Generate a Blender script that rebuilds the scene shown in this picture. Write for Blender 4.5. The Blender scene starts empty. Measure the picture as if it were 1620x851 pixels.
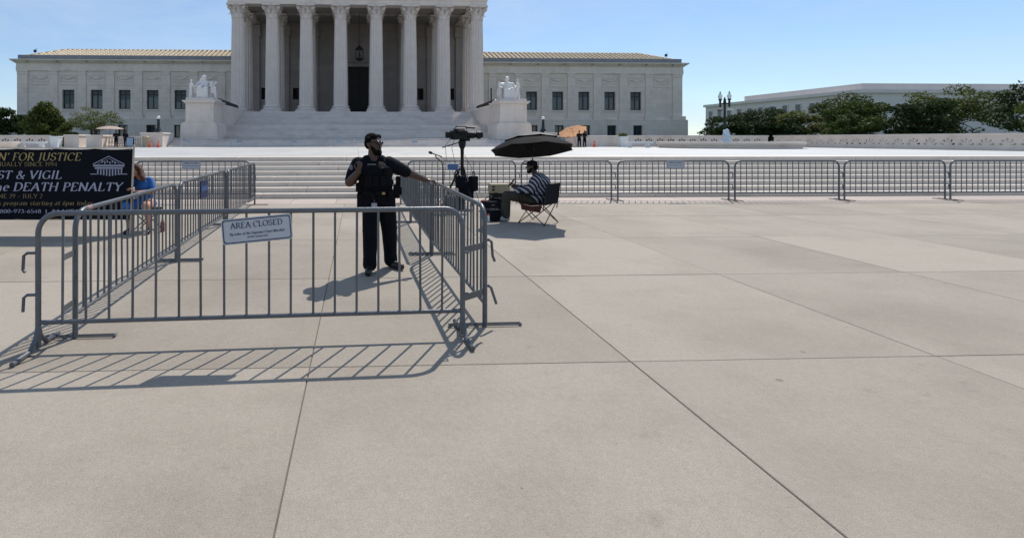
import bpy, bmesh, math, random
import numpy as np
from mathutils import Vector, Matrix, Euler
random.seed(7)
R = math.radians
sc = bpy.context.scene
col = sc.collection

# ------------------------------------------------------------------ camera, sky, sun, exposure
EYE = 1.70
cam_d = bpy.data.cameras.new('camera')
cam = bpy.data.objects.new('camera', cam_d)
col.objects.link(cam)
cam.location = (0, 0, EYE)
cam.rotation_euler = (R(90), 0, R(-2.33))
cam_d.sensor_width = 36
cam_d.lens = 18.0
cam_d.shift_x = 0.1296
cam_d.shift_y = -0.1262
cam_d.clip_start = 0.05
cam_d.clip_end = 3000
sc.camera = cam

SUN = Vector((0.368, 0.666, 1.0)).normalized()          # towards the sun
w = bpy.data.worlds.new('World')
sc.world = w
w.use_nodes = True
nt = w.node_tree
sky = nt.nodes.new('ShaderNodeTexSky')
sky.sky_type = 'NISHITA'
sky.sun_disc = False
sky.sun_elevation = math.asin(SUN.z)
sky.sun_rotation = math.atan2(SUN.x, SUN.y)
sky.altitude = 50
sky.air_density = 1.0
sky.dust_density = 0.0
sky.ozone_density = 6.0
bg = nt.nodes['Background']
bg.inputs['Strength'].default_value = 0.125
nt.links.new(sky.outputs['Color'], bg.inputs['Color'])
sun_d = bpy.data.lights.new('sun', 'SUN')
sun_d.energy = 4.2
sun_d.angle = R(0.53)
sun_d.color = (1.0, 0.95, 0.87)
sun = bpy.data.objects.new('sun', sun_d)
col.objects.link(sun)
sun.rotation_euler = (-SUN).to_track_quat('-Z', 'Y').to_euler()
sc.view_settings.view_transform = 'Standard'
sc.view_settings.look = 'None'
sc.view_settings.exposure = 0.0
sc.view_settings.gamma = 1.0
sc.view_settings.use_curve_mapping = False
sc.cycles.max_bounces = 6
sc.cycles.use_denoising = True

# ------------------------------------------------------------------ helpers
def tag(o, label=None, cat=None, group=None, kind=None):
    if label: o['label'] = label
    if cat: o['category'] = cat
    if group: o['group'] = group
    if kind: o['kind'] = kind
    return o

def empty(name, loc=(0, 0, 0), rz=0.0, label=None, cat=None, group=None):
    o = bpy.data.objects.new(name, None)
    col.objects.link(o)
    o.location = loc
    o.rotation_euler = (0, 0, rz)
    return tag(o, label, cat, group)

def link(name, me, parent=None, loc=None, rot=None, scale=None):
    o = bpy.data.objects.new(name, me)
    col.objects.link(o)
    if parent: o.parent = parent
    if loc is not None: o.location = loc
    if rot is not None: o.rotation_euler = rot
    if scale is not None: o.scale = scale
    return o

def copy_tree(o, parent=None):
    c = o.copy()
    col.objects.link(c)
    c.parent = parent
    for ch in list(o.children):
        copy_tree(ch, c)
    return c

def setmat(me, mats):
    for m in (mats if isinstance(mats, (list, tuple)) else [mats]):
        me.materials.append(m)

class MB:
    def __init__(s):
        s.v, s.f, s.mi = [], [], []
    def add(s, vs, fs, mi=0):
        n = len(s.v)
        s.v += [tuple(p) for p in vs]
        s.f += [tuple(i + n for i in q) for q in fs]
        s.mi += [mi] * len(fs)
        return s
    def box(s, x0, x1, y0, y1, z0, z1, mi=0, M=None):
        vs = [Vector(p) for p in ((x0,y0,z0),(x1,y0,z0),(x1,y1,z0),(x0,y1,z0),(x0,y0,z1),(x1,y0,z1),(x1,y1,z1),(x0,y1,z1))]
        if M is not None: vs = [M @ p for p in vs]
        return s.add(vs, [(0,3,2,1),(4,5,6,7),(0,1,5,4),(1,2,6,5),(2,3,7,6),(3,0,4,7)], mi)
    def slab(s, x0, x1, y0, y1, z0, z1, c=0.01, mi=0, M=None):     # box with chamfered top edges
        vs = [(x0,y0,z0),(x1,y0,z0),(x1,y1,z0),(x0,y1,z0),(x0,y0,z1-c),(x1,y0,z1-c),(x1,y1,z1-c),(x0,y1,z1-c),
              (x0+c,y0+c,z1),(x1-c,y0+c,z1),(x1-c,y1-c,z1),(x0+c,y1-c,z1)]
        vs = [Vector(p) for p in vs]
        if M is not None: vs = [M @ p for p in vs]
        fs = [(0,3,2,1),(8,9,10,11)]
        for k in range(4):
            j = (k + 1) % 4
            fs += [(k, j, 4 + j, 4 + k), (4 + k, 4 + j, 8 + j, 8 + k)]
        return s.add(vs, fs, mi)
    def tube(s, pts, r, n=8, closed=False, mi=0, squash=1.0):
        pts = [Vector(p) for p in pts]
        m = len(pts)
        rs = list(r) if isinstance(r, (list, tuple)) else [r] * m
        tang = []
        for i in range(m):
            a = pts[i - 1] if (i > 0 or closed) else pts[i]
            b = pts[(i + 1) % m] if (i < m - 1 or closed) else pts[i]
            t = (b - a)
            tang.append(t.normalized() if t.length > 1e-9 else Vector((0, 0, 1)))
        t0 = tang[0]
        u = t0.orthogonal().normalized()
        vs = []
        for i in range(m):
            if i:
                q = tang[i - 1].rotation_difference(tang[i])
                u = q @ u
            wv = tang[i].cross(u)
            for k in range(n):
                a = 2 * math.pi * k / n
                vs.append(pts[i] + (u * math.cos(a) + wv * math.sin(a) * squash) * rs[i])
        fs = []
        for i in range(m if closed else m - 1):
            j = (i + 1) % m
            for k in range(n):
                l = (k + 1) % n
                fs.append((i * n + k, i * n + l, j * n + l, j * n + k))
        if not closed:
            fs.append(tuple(range(n - 1, -1, -1)))
            fs.append(tuple((m - 1) * n + k for k in range(n)))
        return s.add(vs, fs, mi)
    def lathe(s, prof, n=16, c=(0, 0, 0), mi=0, M=None, sx=1.0, sy=1.0, flute=0.0, nfl=0):
        vs = []
        for (r, z) in prof:
            for k in range(n):
                a = 2 * math.pi * k / n
                rr = r
                if nfl and flute: rr = r * (1 - flute * (0.5 - 0.5 * math.cos(a * nfl)) ** 0.8)
                p = Vector((c[0] + rr * math.cos(a) * sx, c[1] + rr * math.sin(a) * sy, c[2] + z))
                vs.append(M @ p if M is not None else p)
        fs = []
        for i in range(len(prof) - 1):
            for k in range(n):
                l = (k + 1) % n
                fs.append((i * n + k, i * n + l, (i + 1) * n + l, (i + 1) * n + k))
        fs.append(tuple(range(n - 1, -1, -1)))
        fs.append(tuple((len(prof) - 1) * n + k for k in range(n)))
        return s.add(vs, fs, mi)
    def prism(s, poly, y0, y1, mi=0, axis='y', M=None):             # polygon in the plane across the axis
        def P(a, b, t):
            p = {'y': (a, t, b), 'z': (a, b, t), 'x': (t, a, b)}[axis]
            return M @ Vector(p) if M is not None else Vector(p)
        n = len(poly)
        vs = [P(a, b, y0) for a, b in poly] + [P(a, b, y1) for a, b in poly]
        fs = [tuple(range(n)), tuple(range(2 * n - 1, n - 1, -1))]
        fs += [(k, n + k, n + (k + 1) % n, (k + 1) % n) for k in range(n)]
        return s.add(vs, fs, mi)
    def ell(s, c, rad, n=12, m=8, mi=0, rot=None):
        c = Vector(c)
        q = Euler(rot).to_matrix() if rot else Matrix.Identity(3)
        vs = [c + q @ Vector((0, 0, -rad[2]))]
        for i in range(1, m):
            p = math.pi * i / m
            for k in range(n):
                a = 2 * math.pi * k / n
                vs.append(c + q @ Vector((rad[0] * math.sin(p) * math.cos(a), rad[1] * math.sin(p) * math.sin(a), -rad[2] * math.cos(p))))
        vs.append(c + q @ Vector((0, 0, rad[2])))
        fs = [(0, 1 + (k + 1) % n, 1 + k) for k in range(n)]
        for i in range(m - 2):
            for k in range(n):
                l = (k + 1) % n
                fs.append((1 + i * n + k, 1 + i * n + l, 1 + (i + 1) * n + l, 1 + (i + 1) * n + k))
        last = len(vs) - 1
        b = 1 + (m - 2) * n
        fs += [(b + k, b + (k + 1) % n, last) for k in range(n)]
        return s.add(vs, fs, mi)
    def mesh(s, name, mats, smooth=False):
        me = bpy.data.meshes.new(name)
        me.from_pydata(s.v, [], s.f)
        setmat(me, mats)
        if any(s.mi): me.polygons.foreach_set('material_index', s.mi)
        bm = bmesh.new(); bm.from_mesh(me)
        bmesh.ops.recalc_face_normals(bm, faces=bm.faces)
        bm.to_mesh(me); bm.free()
        if smooth:
            me.polygons.foreach_set('use_smooth', [True] * len(me.polygons))
            try: me.set_sharp_from_angle(angle=R(40))
            except Exception: pass
        me.update()
        return me
    def build(s, name, mats, parent=None, smooth=False, loc=None, rot=None):
        return link(name, s.mesh(name, mats, smooth), parent, loc, rot)

def evaluated(obj):
    dg = bpy.context.evaluated_depsgraph_get()
    return bpy.data.meshes.new_from_object(obj.evaluated_get(dg))

def text_mesh(body, size, depth, mat, shear=0.0, align='LEFT', bold=0.0, width=None, spacing=1.0):
    cu = bpy.data.curves.new('lettering', 'FONT')
    cu.body = body; cu.size = size; cu.extrude = depth; cu.shear = shear
    cu.align_x = align; cu.offset = bold; cu.space_character = spacing; cu.resolution_u = 3
    o = bpy.data.objects.new('lettering', cu)
    col.objects.link(o)
    bpy.context.view_layer.update()
    me = evaluated(o)
    bpy.data.objects.remove(o)
    bpy.data.curves.remove(cu)
    if width:                                                     # stretch to a set width
        xs = [v.co.x for v in me.vertices]
        k = width / (max(xs) - min(xs)); x0 = min(xs)
        for v in me.vertices: v.co.x = (v.co.x - x0) * k
    me.materials.clear()
    me.materials.append(mat)
    return me

def flat_holes(outer, holes, depth, mat, name):
    """A plate with real openings: outline and holes in x/z, thickness along y (0..depth)."""
    cu = bpy.data.curves.new(name, 'CURVE')
    cu.dimensions = '2D'; cu.fill_mode = 'BOTH'; cu.extrude = depth / 2
    for poly in [outer] + holes:
        sp = cu.splines.new('POLY')
        sp.points.add(len(poly) - 1)
        for p, (a, b) in zip(sp.points, poly): p.co = (a, b, 0, 1)
        sp.use_cyclic_u = True
    o = bpy.data.objects.new(name, cu)
    col.objects.link(o)
    bpy.context.view_layer.update()
    me = evaluated(o)
    bpy.data.objects.remove(o); bpy.data.curves.remove(cu)
    for v in me.vertices:
        x, y, z = v.co
        v.co = (x, z + depth / 2, y)
    me.materials.clear(); me.materials.append(mat)
    me.name = name
    return me

# ------------------------------------------------------------------ materials
def mat(name, c, rough=0.6, var=0.12, scale=6.0, metal=0.0, bump=0.0, bscale=60.0, spec=0.5, obj_var=0.0, detail=5, coat=0.0):
    m = bpy.data.materials.new(name)
    m.use_nodes = True
    t = m.node_tree; N = t.nodes; L = t.links
    b = N['Principled BSDF']
    b.inputs['Roughness'].default_value = rough
    b.inputs['Metallic'].default_value = metal
    b.inputs['Specular IOR Level'].default_value = spec
    if coat: b.inputs['Coat Weight'].default_value = coat
    tc = N.new('ShaderNodeTexCoord')
    nz = N.new('ShaderNodeTexNoise')
    nz.inputs['Scale'].default_value = scale
    nz.inputs['Detail'].default_value = detail
    nz.inputs['Roughness'].default_value = 0.6
    L.new(tc.outputs['Object'], nz.inputs['Vector'])
    rp = N.new('ShaderNodeMapRange')
    rp.inputs['From Min'].default_value = 0.25; rp.inputs['From Max'].default_value = 0.75
    rp.inputs['To Min'].default_value = 1 - var; rp.inputs['To Max'].default_value = 1 + var
    L.new(nz.outputs['Fac'], rp.inputs['Value'])
    mul = N.new('ShaderNodeVectorMath'); mul.operation = 'SCALE'
    mul.inputs[0].default_value = c[:3]
    last = rp.outputs['Result']
    if obj_var:
        oi = N.new('ShaderNodeObjectInfo')
        r2 = N.new('ShaderNodeMapRange')
        r2.inputs['To Min'].default_value = 1 - obj_var; r2.inputs['To Max'].default_value = 1 + obj_var
        L.new(oi.outputs['Random'], r2.inputs['Value'])
        mm = N.new('ShaderNodeMath'); mm.operation = 'MULTIPLY'
        L.new(last, mm.inputs[0]); L.new(r2.outputs['Result'], mm.inputs[1])
        last = mm.outputs[0]
    L.new(last, mul.inputs['Scale'])
    L.new(mul.outputs['Vector'], b.inputs['Base Color'])
    if bump:
        n2 = N.new('ShaderNodeTexNoise')
        n2.inputs['Scale'].default_value = bscale; n2.inputs['Detail'].default_value = 4
        L.new(tc.outputs['Object'], n2.inputs['Vector'])
        bp = N.new('ShaderNodeBump')
        bp.inputs['Strength'].default_value = bump; bp.inputs['Distance'].default_value = 0.02
        L.new(n2.outputs['Fac'], bp.inputs['Height'])
        L.new(bp.outputs['Normal'], b.inputs['Normal'])
    return m

def rework_base(m, fn):
    """fn(nodes, links, colour_socket, coords) -> new colour socket placed before Base Color."""
    t = m.node_tree; N = t.nodes; L = t.links
    b = N['Principled BSDF']
    src = b.inputs['Base Color'].links[0].from_socket
    tc = next(n for n in N if n.type == 'TEX_COORD')
    L.new(fn(N, L, src, tc), b.inputs['Base Color'])
    return m

def stains(N, L, src, tc, scale=0.8, amount=0.25, lo=0.5, hi=0.72, tint=(0.5, 0.46, 0.42), sz=1.0):
    mp = N.new('ShaderNodeMapping'); mp.inputs['Scale'].default_value = (1, 1, sz)
    L.new(tc.outputs['Object'], mp.inputs['Vector'])
    nz = N.new('ShaderNodeTexNoise'); nz.inputs['Scale'].default_value = scale; nz.inputs['Detail'].default_value = 7
    nz.inputs['Roughness'].default_value = 0.65
    L.new(mp.outputs['Vector'], nz.inputs['Vector'])
    r = N.new('ShaderNodeMapRange'); r.inputs['From Min'].default_value = lo; r.inputs['From Max'].default_value = hi
    r.inputs['To Min'].default_value = 0.0; r.inputs['To Max'].default_value = amount
    L.new(nz.outputs['Fac'], r.inputs['Value'])
    mx = N.new('ShaderNodeMix'); mx.data_type = 'RGBA'; mx.blend_type = 'MULTIPLY'
    L.new(r.outputs['Result'], mx.inputs['Factor'])
    L.new(src, mx.inputs['A'])
    mx.inputs['B'].default_value = (*tint, 1)
    return mx.outputs['Result']

def courses(N, L, src, tc, w=1.6, h=0.62, dark=0.72, mortar=0.012):
    sx = N.new('ShaderNodeSeparateXYZ'); L.new(tc.outputs['Object'], sx.inputs[0])
    ad = N.new('ShaderNodeMath'); ad.operation = 'ADD'
    L.new(sx.outputs['X'], ad.inputs[0]); L.new(sx.outputs['Y'], ad.inputs[1])
    cb = N.new('ShaderNodeCombineXYZ'); L.new(ad.outputs[0], cb.inputs['X']); L.new(sx.outputs['Z'], cb.inputs['Y'])
    bk = N.new('ShaderNodeTexBrick')
    bk.inputs['Scale'].default_value = 1.0
    bk.inputs['Brick Width'].default_value = w; bk.inputs['Row Height'].default_value = h
    bk.inputs['Mortar Size'].default_value = mortar; bk.inputs['Mortar Smooth'].default_value = 0.1
    bk.inputs['Color1'].default_value = (1, 1, 1, 1); bk.inputs['Color2'].default_value = (0.9, 0.9, 0.9, 1)
    bk.inputs['Mortar'].default_value = (dark, dark, dark, 1)
    L.new(cb.outputs[0], bk.inputs['Vector'])
    mx = N.new('ShaderNodeMix'); mx.data_type = 'RGBA'; mx.blend_type = 'MULTIPLY'; mx.inputs['Factor'].default_value = 1
    L.new(src, mx.inputs['A']); L.new(bk.outputs['Color'], mx.inputs['B'])
    return mx.outputs['Result']

MARBLE = (0.72, 0.63, 0.555)
M = {}
M['marble'] = rework_base(mat('marble', MARBLE, 0.55, 0.08, 1.5, bump=0.15, bscale=8), lambda N, L, s, t: stains(N, L, s, t, 0.45, 0.35, sz=0.3))
M['ashlar'] = rework_base(mat('ashlar_marble', (0.74, 0.64, 0.57), 0.6, 0.06, 0.9), lambda N, L, s, t: courses(N, L, stains(N, L, s, t, 0.35, 0.35, sz=0.35), t))
M['inner'] = rework_base(mat('portico_marble_shaded', (0.37, 0.325, 0.295), 0.6, 0.1, 0.7), lambda N, L, s, t: courses(N, L, s, t, 2.2, 0.9, 0.75))  # same marble with a darker base colour, painting in the portico's shade
M['column'] = rework_base(mat('column_marble', (0.68, 0.605, 0.55), 0.55, 0.07, 1.2), lambda N, L, s, t: stains(N, L, s, t, 0.6, 0.25, sz=0.12))
M['statue'] = rework_base(mat('statue_marble', (0.74, 0.70, 0.66), 0.5, 0.06, 3), lambda N, L, s, t: stains(N, L, s, t, 1.5, 0.35))
M['stair'] = rework_base(mat('stair_marble', (0.60, 0.535, 0.495), 0.55, 0.1, 1.3, obj_var=0.1), lambda N, L, s, t: stains(N, L, s, t, 0.5, 0.35))
M['step'] = rework_base(mat('step_marble', (0.67, 0.585, 0.495), 0.55, 0.08, 2.0, obj_var=0.09), lambda N, L, s, t: stains(N, L, s, t, 1.1, 0.4, 0.5, 0.8))
M['plaza'] = rework_base(mat('plaza_marble', (0.56, 0.545, 0.52), 0.5, 0.05, 0.8), lambda N, L, s, t: stains(N, L, s, t, 0.5, 0.25, 0.45, 0.75))
M['lead'] = rework_base(mat('weathered_lead', (0.20, 0.215, 0.24), 0.6, 0.15, 2), lambda N, L, s, t: stains(N, L, s, t, 1.2, 0.4))
M['tile'] = rework_base(mat('roof_tile', (0.66, 0.55, 0.40), 0.7, 0.14, 3), lambda N, L, s, t: stains(N, L, s, t, 1.0, 0.4))
M['concrete'] = rework_base(mat('sidewalk_concrete', (0.335, 0.289, 0.235), 0.85, 0.07, 26, bump=0.25, bscale=160, obj_var=0.10, detail=8),
                            lambda N, L, s, t: stains(N, L, stains(N, L, s, t, 0.55, 0.42, 0.44, 0.72), t, 5.0, 0.45, 0.62, 0.78))
M['pink'] = rework_base(mat('pink_granite', (0.43, 0.35, 0.30), 0.8, 0.12, 20, obj_var=0.06), lambda N, L, s, t: stains(N, L, s, t, 1.0, 0.3))
M['joint'] = mat('joint_filler', (0.17, 0.145, 0.115), 0.9, 0.3, 8)
M['steel'] = rework_base(mat('galvanised_steel', (0.118, 0.127, 0.140), 0.40, 0.18, 14, metal=0.35, obj_var=0.16, bump=0.12, bscale=45), lambda N, L, s, t: stains(N, L, stains(N, L, s, t, 30.0, 0.55, 0.58, 0.7, (0.62, 0.40, 0.26)), t, 7.0, 0.6, 0.5, 0.72, (0.5, 0.48, 0.45)))
M['sign'] = mat('sign_white', (0.46, 0.485, 0.53), 0.45, 0.05, 8)
M['navy'] = mat('sign_navy', (0.02, 0.035, 0.09), 0.5, 0.1)
M['black_cloth'] = mat('black_cloth', (0.007, 0.008, 0.013), 0.9, 0.2, 12, bump=0.3, bscale=25, spec=0.15)
M['uniform'] = mat('uniform_navy', (0.005, 0.006, 0.010), 0.85, 0.3, 14, bump=0.6, bscale=14, spec=0.12)
M['vest'] = mat('vest_black', (0.004, 0.0045, 0.007), 0.8, 0.3, 30, bump=0.4, bscale=90, spec=0.15)
M['leather'] = mat('black_leather', (0.005, 0.005, 0.006), 0.6, 0.2, 20, bump=0.1, spec=0.1)
M['skin'] = mat('brown_skin', (0.075, 0.036, 0.022), 0.5, 0.12, 22, bump=0.1, bscale=120)
M['skin_light'] = mat('light_skin', (0.48, 0.25, 0.17), 0.5, 0.1, 20)
M['hair'] = mat('black_hair', (0.005, 0.0045, 0.004), 0.9, 0.4, 60, bump=0.8, bscale=150, spec=0.1)
M['hair_brown'] = mat('auburn_hair', (0.075, 0.028, 0.013), 0.6, 0.35, 30, bump=0.6, bscale=80)
M['black'] = mat('black_plastic', (0.007, 0.007, 0.008), 0.5, 0.2, 10, spec=0.3)
M['iron'] = mat('black_iron', (0.012, 0.014, 0.016), 0.45, 0.2, 10)
M['glass_dark'] = mat('dark_glass', (0.006, 0.008, 0.010), 0.08, 0.1, 3, spec=0.6)
M['pane'] = mat('window_glass', (0.025, 0.035, 0.045), 0.06, 0.5, 0.8, spec=0.8)
M['frame'] = mat('bronze_frame', (0.018, 0.022, 0.024), 0.5, 0.15)
M['bronze_door'] = mat('bronze_door', (0.010, 0.009, 0.008), 0.45, 0.3, 3, metal=0.3)
M['gold'] = mat('gold_lettering', (0.36, 0.28, 0.11), 0.7, 0.05)
M['grey_letter'] = mat('grey_lettering', (0.36, 0.37, 0.47), 0.7, 0.05)
M['dull_gold'] = mat('dull_gold_lettering', (0.22, 0.165, 0.07), 0.7, 0.05)
M['pole_wood'] = mat('pale_pole', (0.50, 0.42, 0.33), 0.6, 0.1)
M['grass'] = mat('lawn_green', (0.05, 0.09, 0.025), 0.9, 0.3, 3, bump=0.5, bscale=20)
M['bark'] = mat('bark', (0.085, 0.065, 0.05), 0.9, 0.3, 12, bump=0.5, bscale=30)
M['white'] = mat('white_paint', (0.75, 0.75, 0.74), 0.5, 0.05)
M['globe'] = mat('milk_glass', (0.80, 0.80, 0.78), 0.2, 0.03)
M['cone'] = mat('orange_cone', (0.75, 0.09, 0.03), 0.5, 0.1)
M['umb_black'] = mat('umbrella_black', (0.016, 0.017, 0.021), 0.75, 0.15, 8, spec=0.3)
M['umb_grey'] = mat('umbrella_silver', (0.010, 0.010, 0.012), 0.8, 0.1, spec=0.1)
M['umb_tan'] = mat('umbrella_tan', (0.62, 0.36, 0.22), 0.8, 0.08)
M['umb_pale'] = mat('umbrella_pale', (0.62, 0.48, 0.40), 0.8, 0.08)
M['cream'] = mat('cream_wood', (0.36, 0.30, 0.20), 0.6, 0.12)
M['red'] = mat('red_cloth', (0.16, 0.012, 0.012), 0.8, 0.15)
M['maroon'] = mat('maroon_cloth', (0.09, 0.018, 0.016), 0.85, 0.2)
M['olive'] = mat('olive_trousers', (0.045, 0.040, 0.028), 0.9, 0.2, 14, bump=0.5, bscale=15)
M['shoe'] = mat('grey_trainer', (0.34, 0.34, 0.36), 0.7, 0.1)
M['shoe_black'] = mat('black_shoe', (0.01, 0.01, 0.01), 0.35, 0.2)
M['blue'] = mat('blue_dress', (0.022, 0.12, 0.38), 0.8, 0.12, 14, bump=0.4, bscale=18)
M['blue_light'] = mat('pale_blue', (0.24, 0.33, 0.44), 0.6, 0.08)
M['dark_blue'] = mat('dark_blue', (0.006, 0.018, 0.065), 0.6, 0.15)
M['tent_blue'] = mat('screen_blue', (0.08, 0.16, 0.33), 0.4, 0.1)
M['office'] = rework_base(mat('grey_limestone', (0.70, 0.64, 0.61), 0.8, 0.05, 0.4), lambda N, L, s, t: stains(N, L, s, t, 0.15, 0.25))
M['water'] = mat('white_water', (0.75, 0.80, 0.84), 0.15, 0.1, 12, bump=0.8, bscale=25)
M['pool'] = mat('pool_water', (0.10, 0.14, 0.15), 0.05, 0.1, 4, bump=0.3, bscale=6)
def gum_spots(N, L, src, tc):
    vo = N.new('ShaderNodeTexVoronoi'); vo.inputs['Scale'].default_value = 2.2; vo.inputs['Randomness'].default_value = 1.0
    L.new(tc.outputs['Object'], vo.inputs['Vector'])
    wn = N.new('ShaderNodeSeparateColor'); L.new(vo.outputs['Color'], wn.inputs[0])
    sz = N.new('ShaderNodeMapRange'); sz.inputs['From Min'].default_value = .25; sz.inputs['From Max'].default_value = 1.0; sz.inputs['To Min'].default_value = 0.0; sz.inputs['To Max'].default_value = .055
    L.new(wn.outputs[0], sz.inputs['Value'])
    lt = N.new('ShaderNodeMath'); lt.operation = 'LESS_THAN'; L.new(vo.outputs['Distance'], lt.inputs[0]); L.new(sz.outputs['Result'], lt.inputs[1])
    sc_ = N.new('ShaderNodeMath'); sc_.operation = 'MULTIPLY'; sc_.inputs[1].default_value = .65; L.new(lt.outputs[0], sc_.inputs[0])
    mx = N.new('ShaderNodeMix'); mx.data_type = 'RGBA'; mx.blend_type = 'MULTIPLY'
    L.new(sc_.outputs[0], mx.inputs['Factor']); L.new(src, mx.inputs['A']); mx.inputs['B'].default_value = (.45, .44, .43, 1)
    # fine light and dark aggregate grains
    ng = N.new('ShaderNodeTexNoise'); ng.inputs['Scale'].default_value = 210; ng.inputs['Detail'].default_value = 2
    L.new(tc.outputs['Object'], ng.inputs['Vector'])
    rg = N.new('ShaderNodeMapRange'); rg.inputs['From Min'].default_value = .3; rg.inputs['From Max'].default_value = .7; rg.inputs['To Min'].default_value = .78; rg.inputs['To Max'].default_value = 1.2
    L.new(ng.outputs['Fac'], rg.inputs['Value'])
    vm = N.new('ShaderNodeVectorMath'); vm.operation = 'SCALE'; L.new(mx.outputs['Result'], vm.inputs[0]); L.new(rg.outputs['Result'], vm.inputs['Scale'])
    return vm.outputs['Vector']
rework_base(M['concrete'], gum_spots)
# each slab has its own markings: shift the pattern by a random amount per slab
_t = M['concrete'].node_tree
_tc = next(n for n in _t.nodes if n.type == 'TEX_COORD'); _oi = _t.nodes.new('ShaderNodeObjectInfo'); _ml = _t.nodes.new('ShaderNodeMath'); _ml.operation = 'MULTIPLY'; _ml.inputs[1].default_value = 60
_t.links.new(_oi.outputs['Random'], _ml.inputs[0])
_ad = _t.nodes.new('ShaderNodeVectorMath'); _ad.operation = 'ADD'
_t.links.new(_tc.outputs['Object'], _ad.inputs[0]); _t.links.new(_ml.outputs[0], _ad.inputs[1])
for _l in [l for l in _t.links if l.from_socket == _tc.outputs['Object'] and l.to_node != _ad]:
    _to = _l.to_socket; _t.links.remove(_l); _t.links.new(_ad.outputs[0], _to)
# faint high cirrus over the whole sky
_tcw = nt.nodes.new('ShaderNodeTexCoord'); _mp = nt.nodes.new('ShaderNodeMapping'); _mp.inputs['Scale'].default_value = (1.2, 1.2, 4.5)
nt.links.new(_tcw.outputs['Generated'], _mp.inputs['Vector'])
_nz = nt.nodes.new('ShaderNodeTexNoise'); _nz.inputs['Scale'].default_value = 2.2; _nz.inputs['Detail'].default_value = 6; _nz.inputs['Roughness'].default_value = .62; _nz.inputs['Distortion'].default_value = .6
nt.links.new(_mp.outputs['Vector'], _nz.inputs['Vector'])
_mr = nt.nodes.new('ShaderNodeMapRange'); _mr.inputs['From Min'].default_value = .38; _mr.inputs['From Max'].default_value = .74; _mr.inputs['To Min'].default_value = .22; _mr.inputs['To Max'].default_value = .62
nt.links.new(_nz.outputs['Fac'], _mr.inputs['Value'])
_mx = nt.nodes.new('ShaderNodeMix'); _mx.data_type = 'RGBA'; _mx.inputs['B'].default_value = (4.9, 6.0, 7.3, 1)
nt.links.new(_mr.outputs['Result'], _mx.inputs['Factor']); nt.links.new(sky.outputs['Color'], _mx.inputs['A']); nt.links.new(_mx.outputs['Result'], bg.inputs['Color'])
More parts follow.
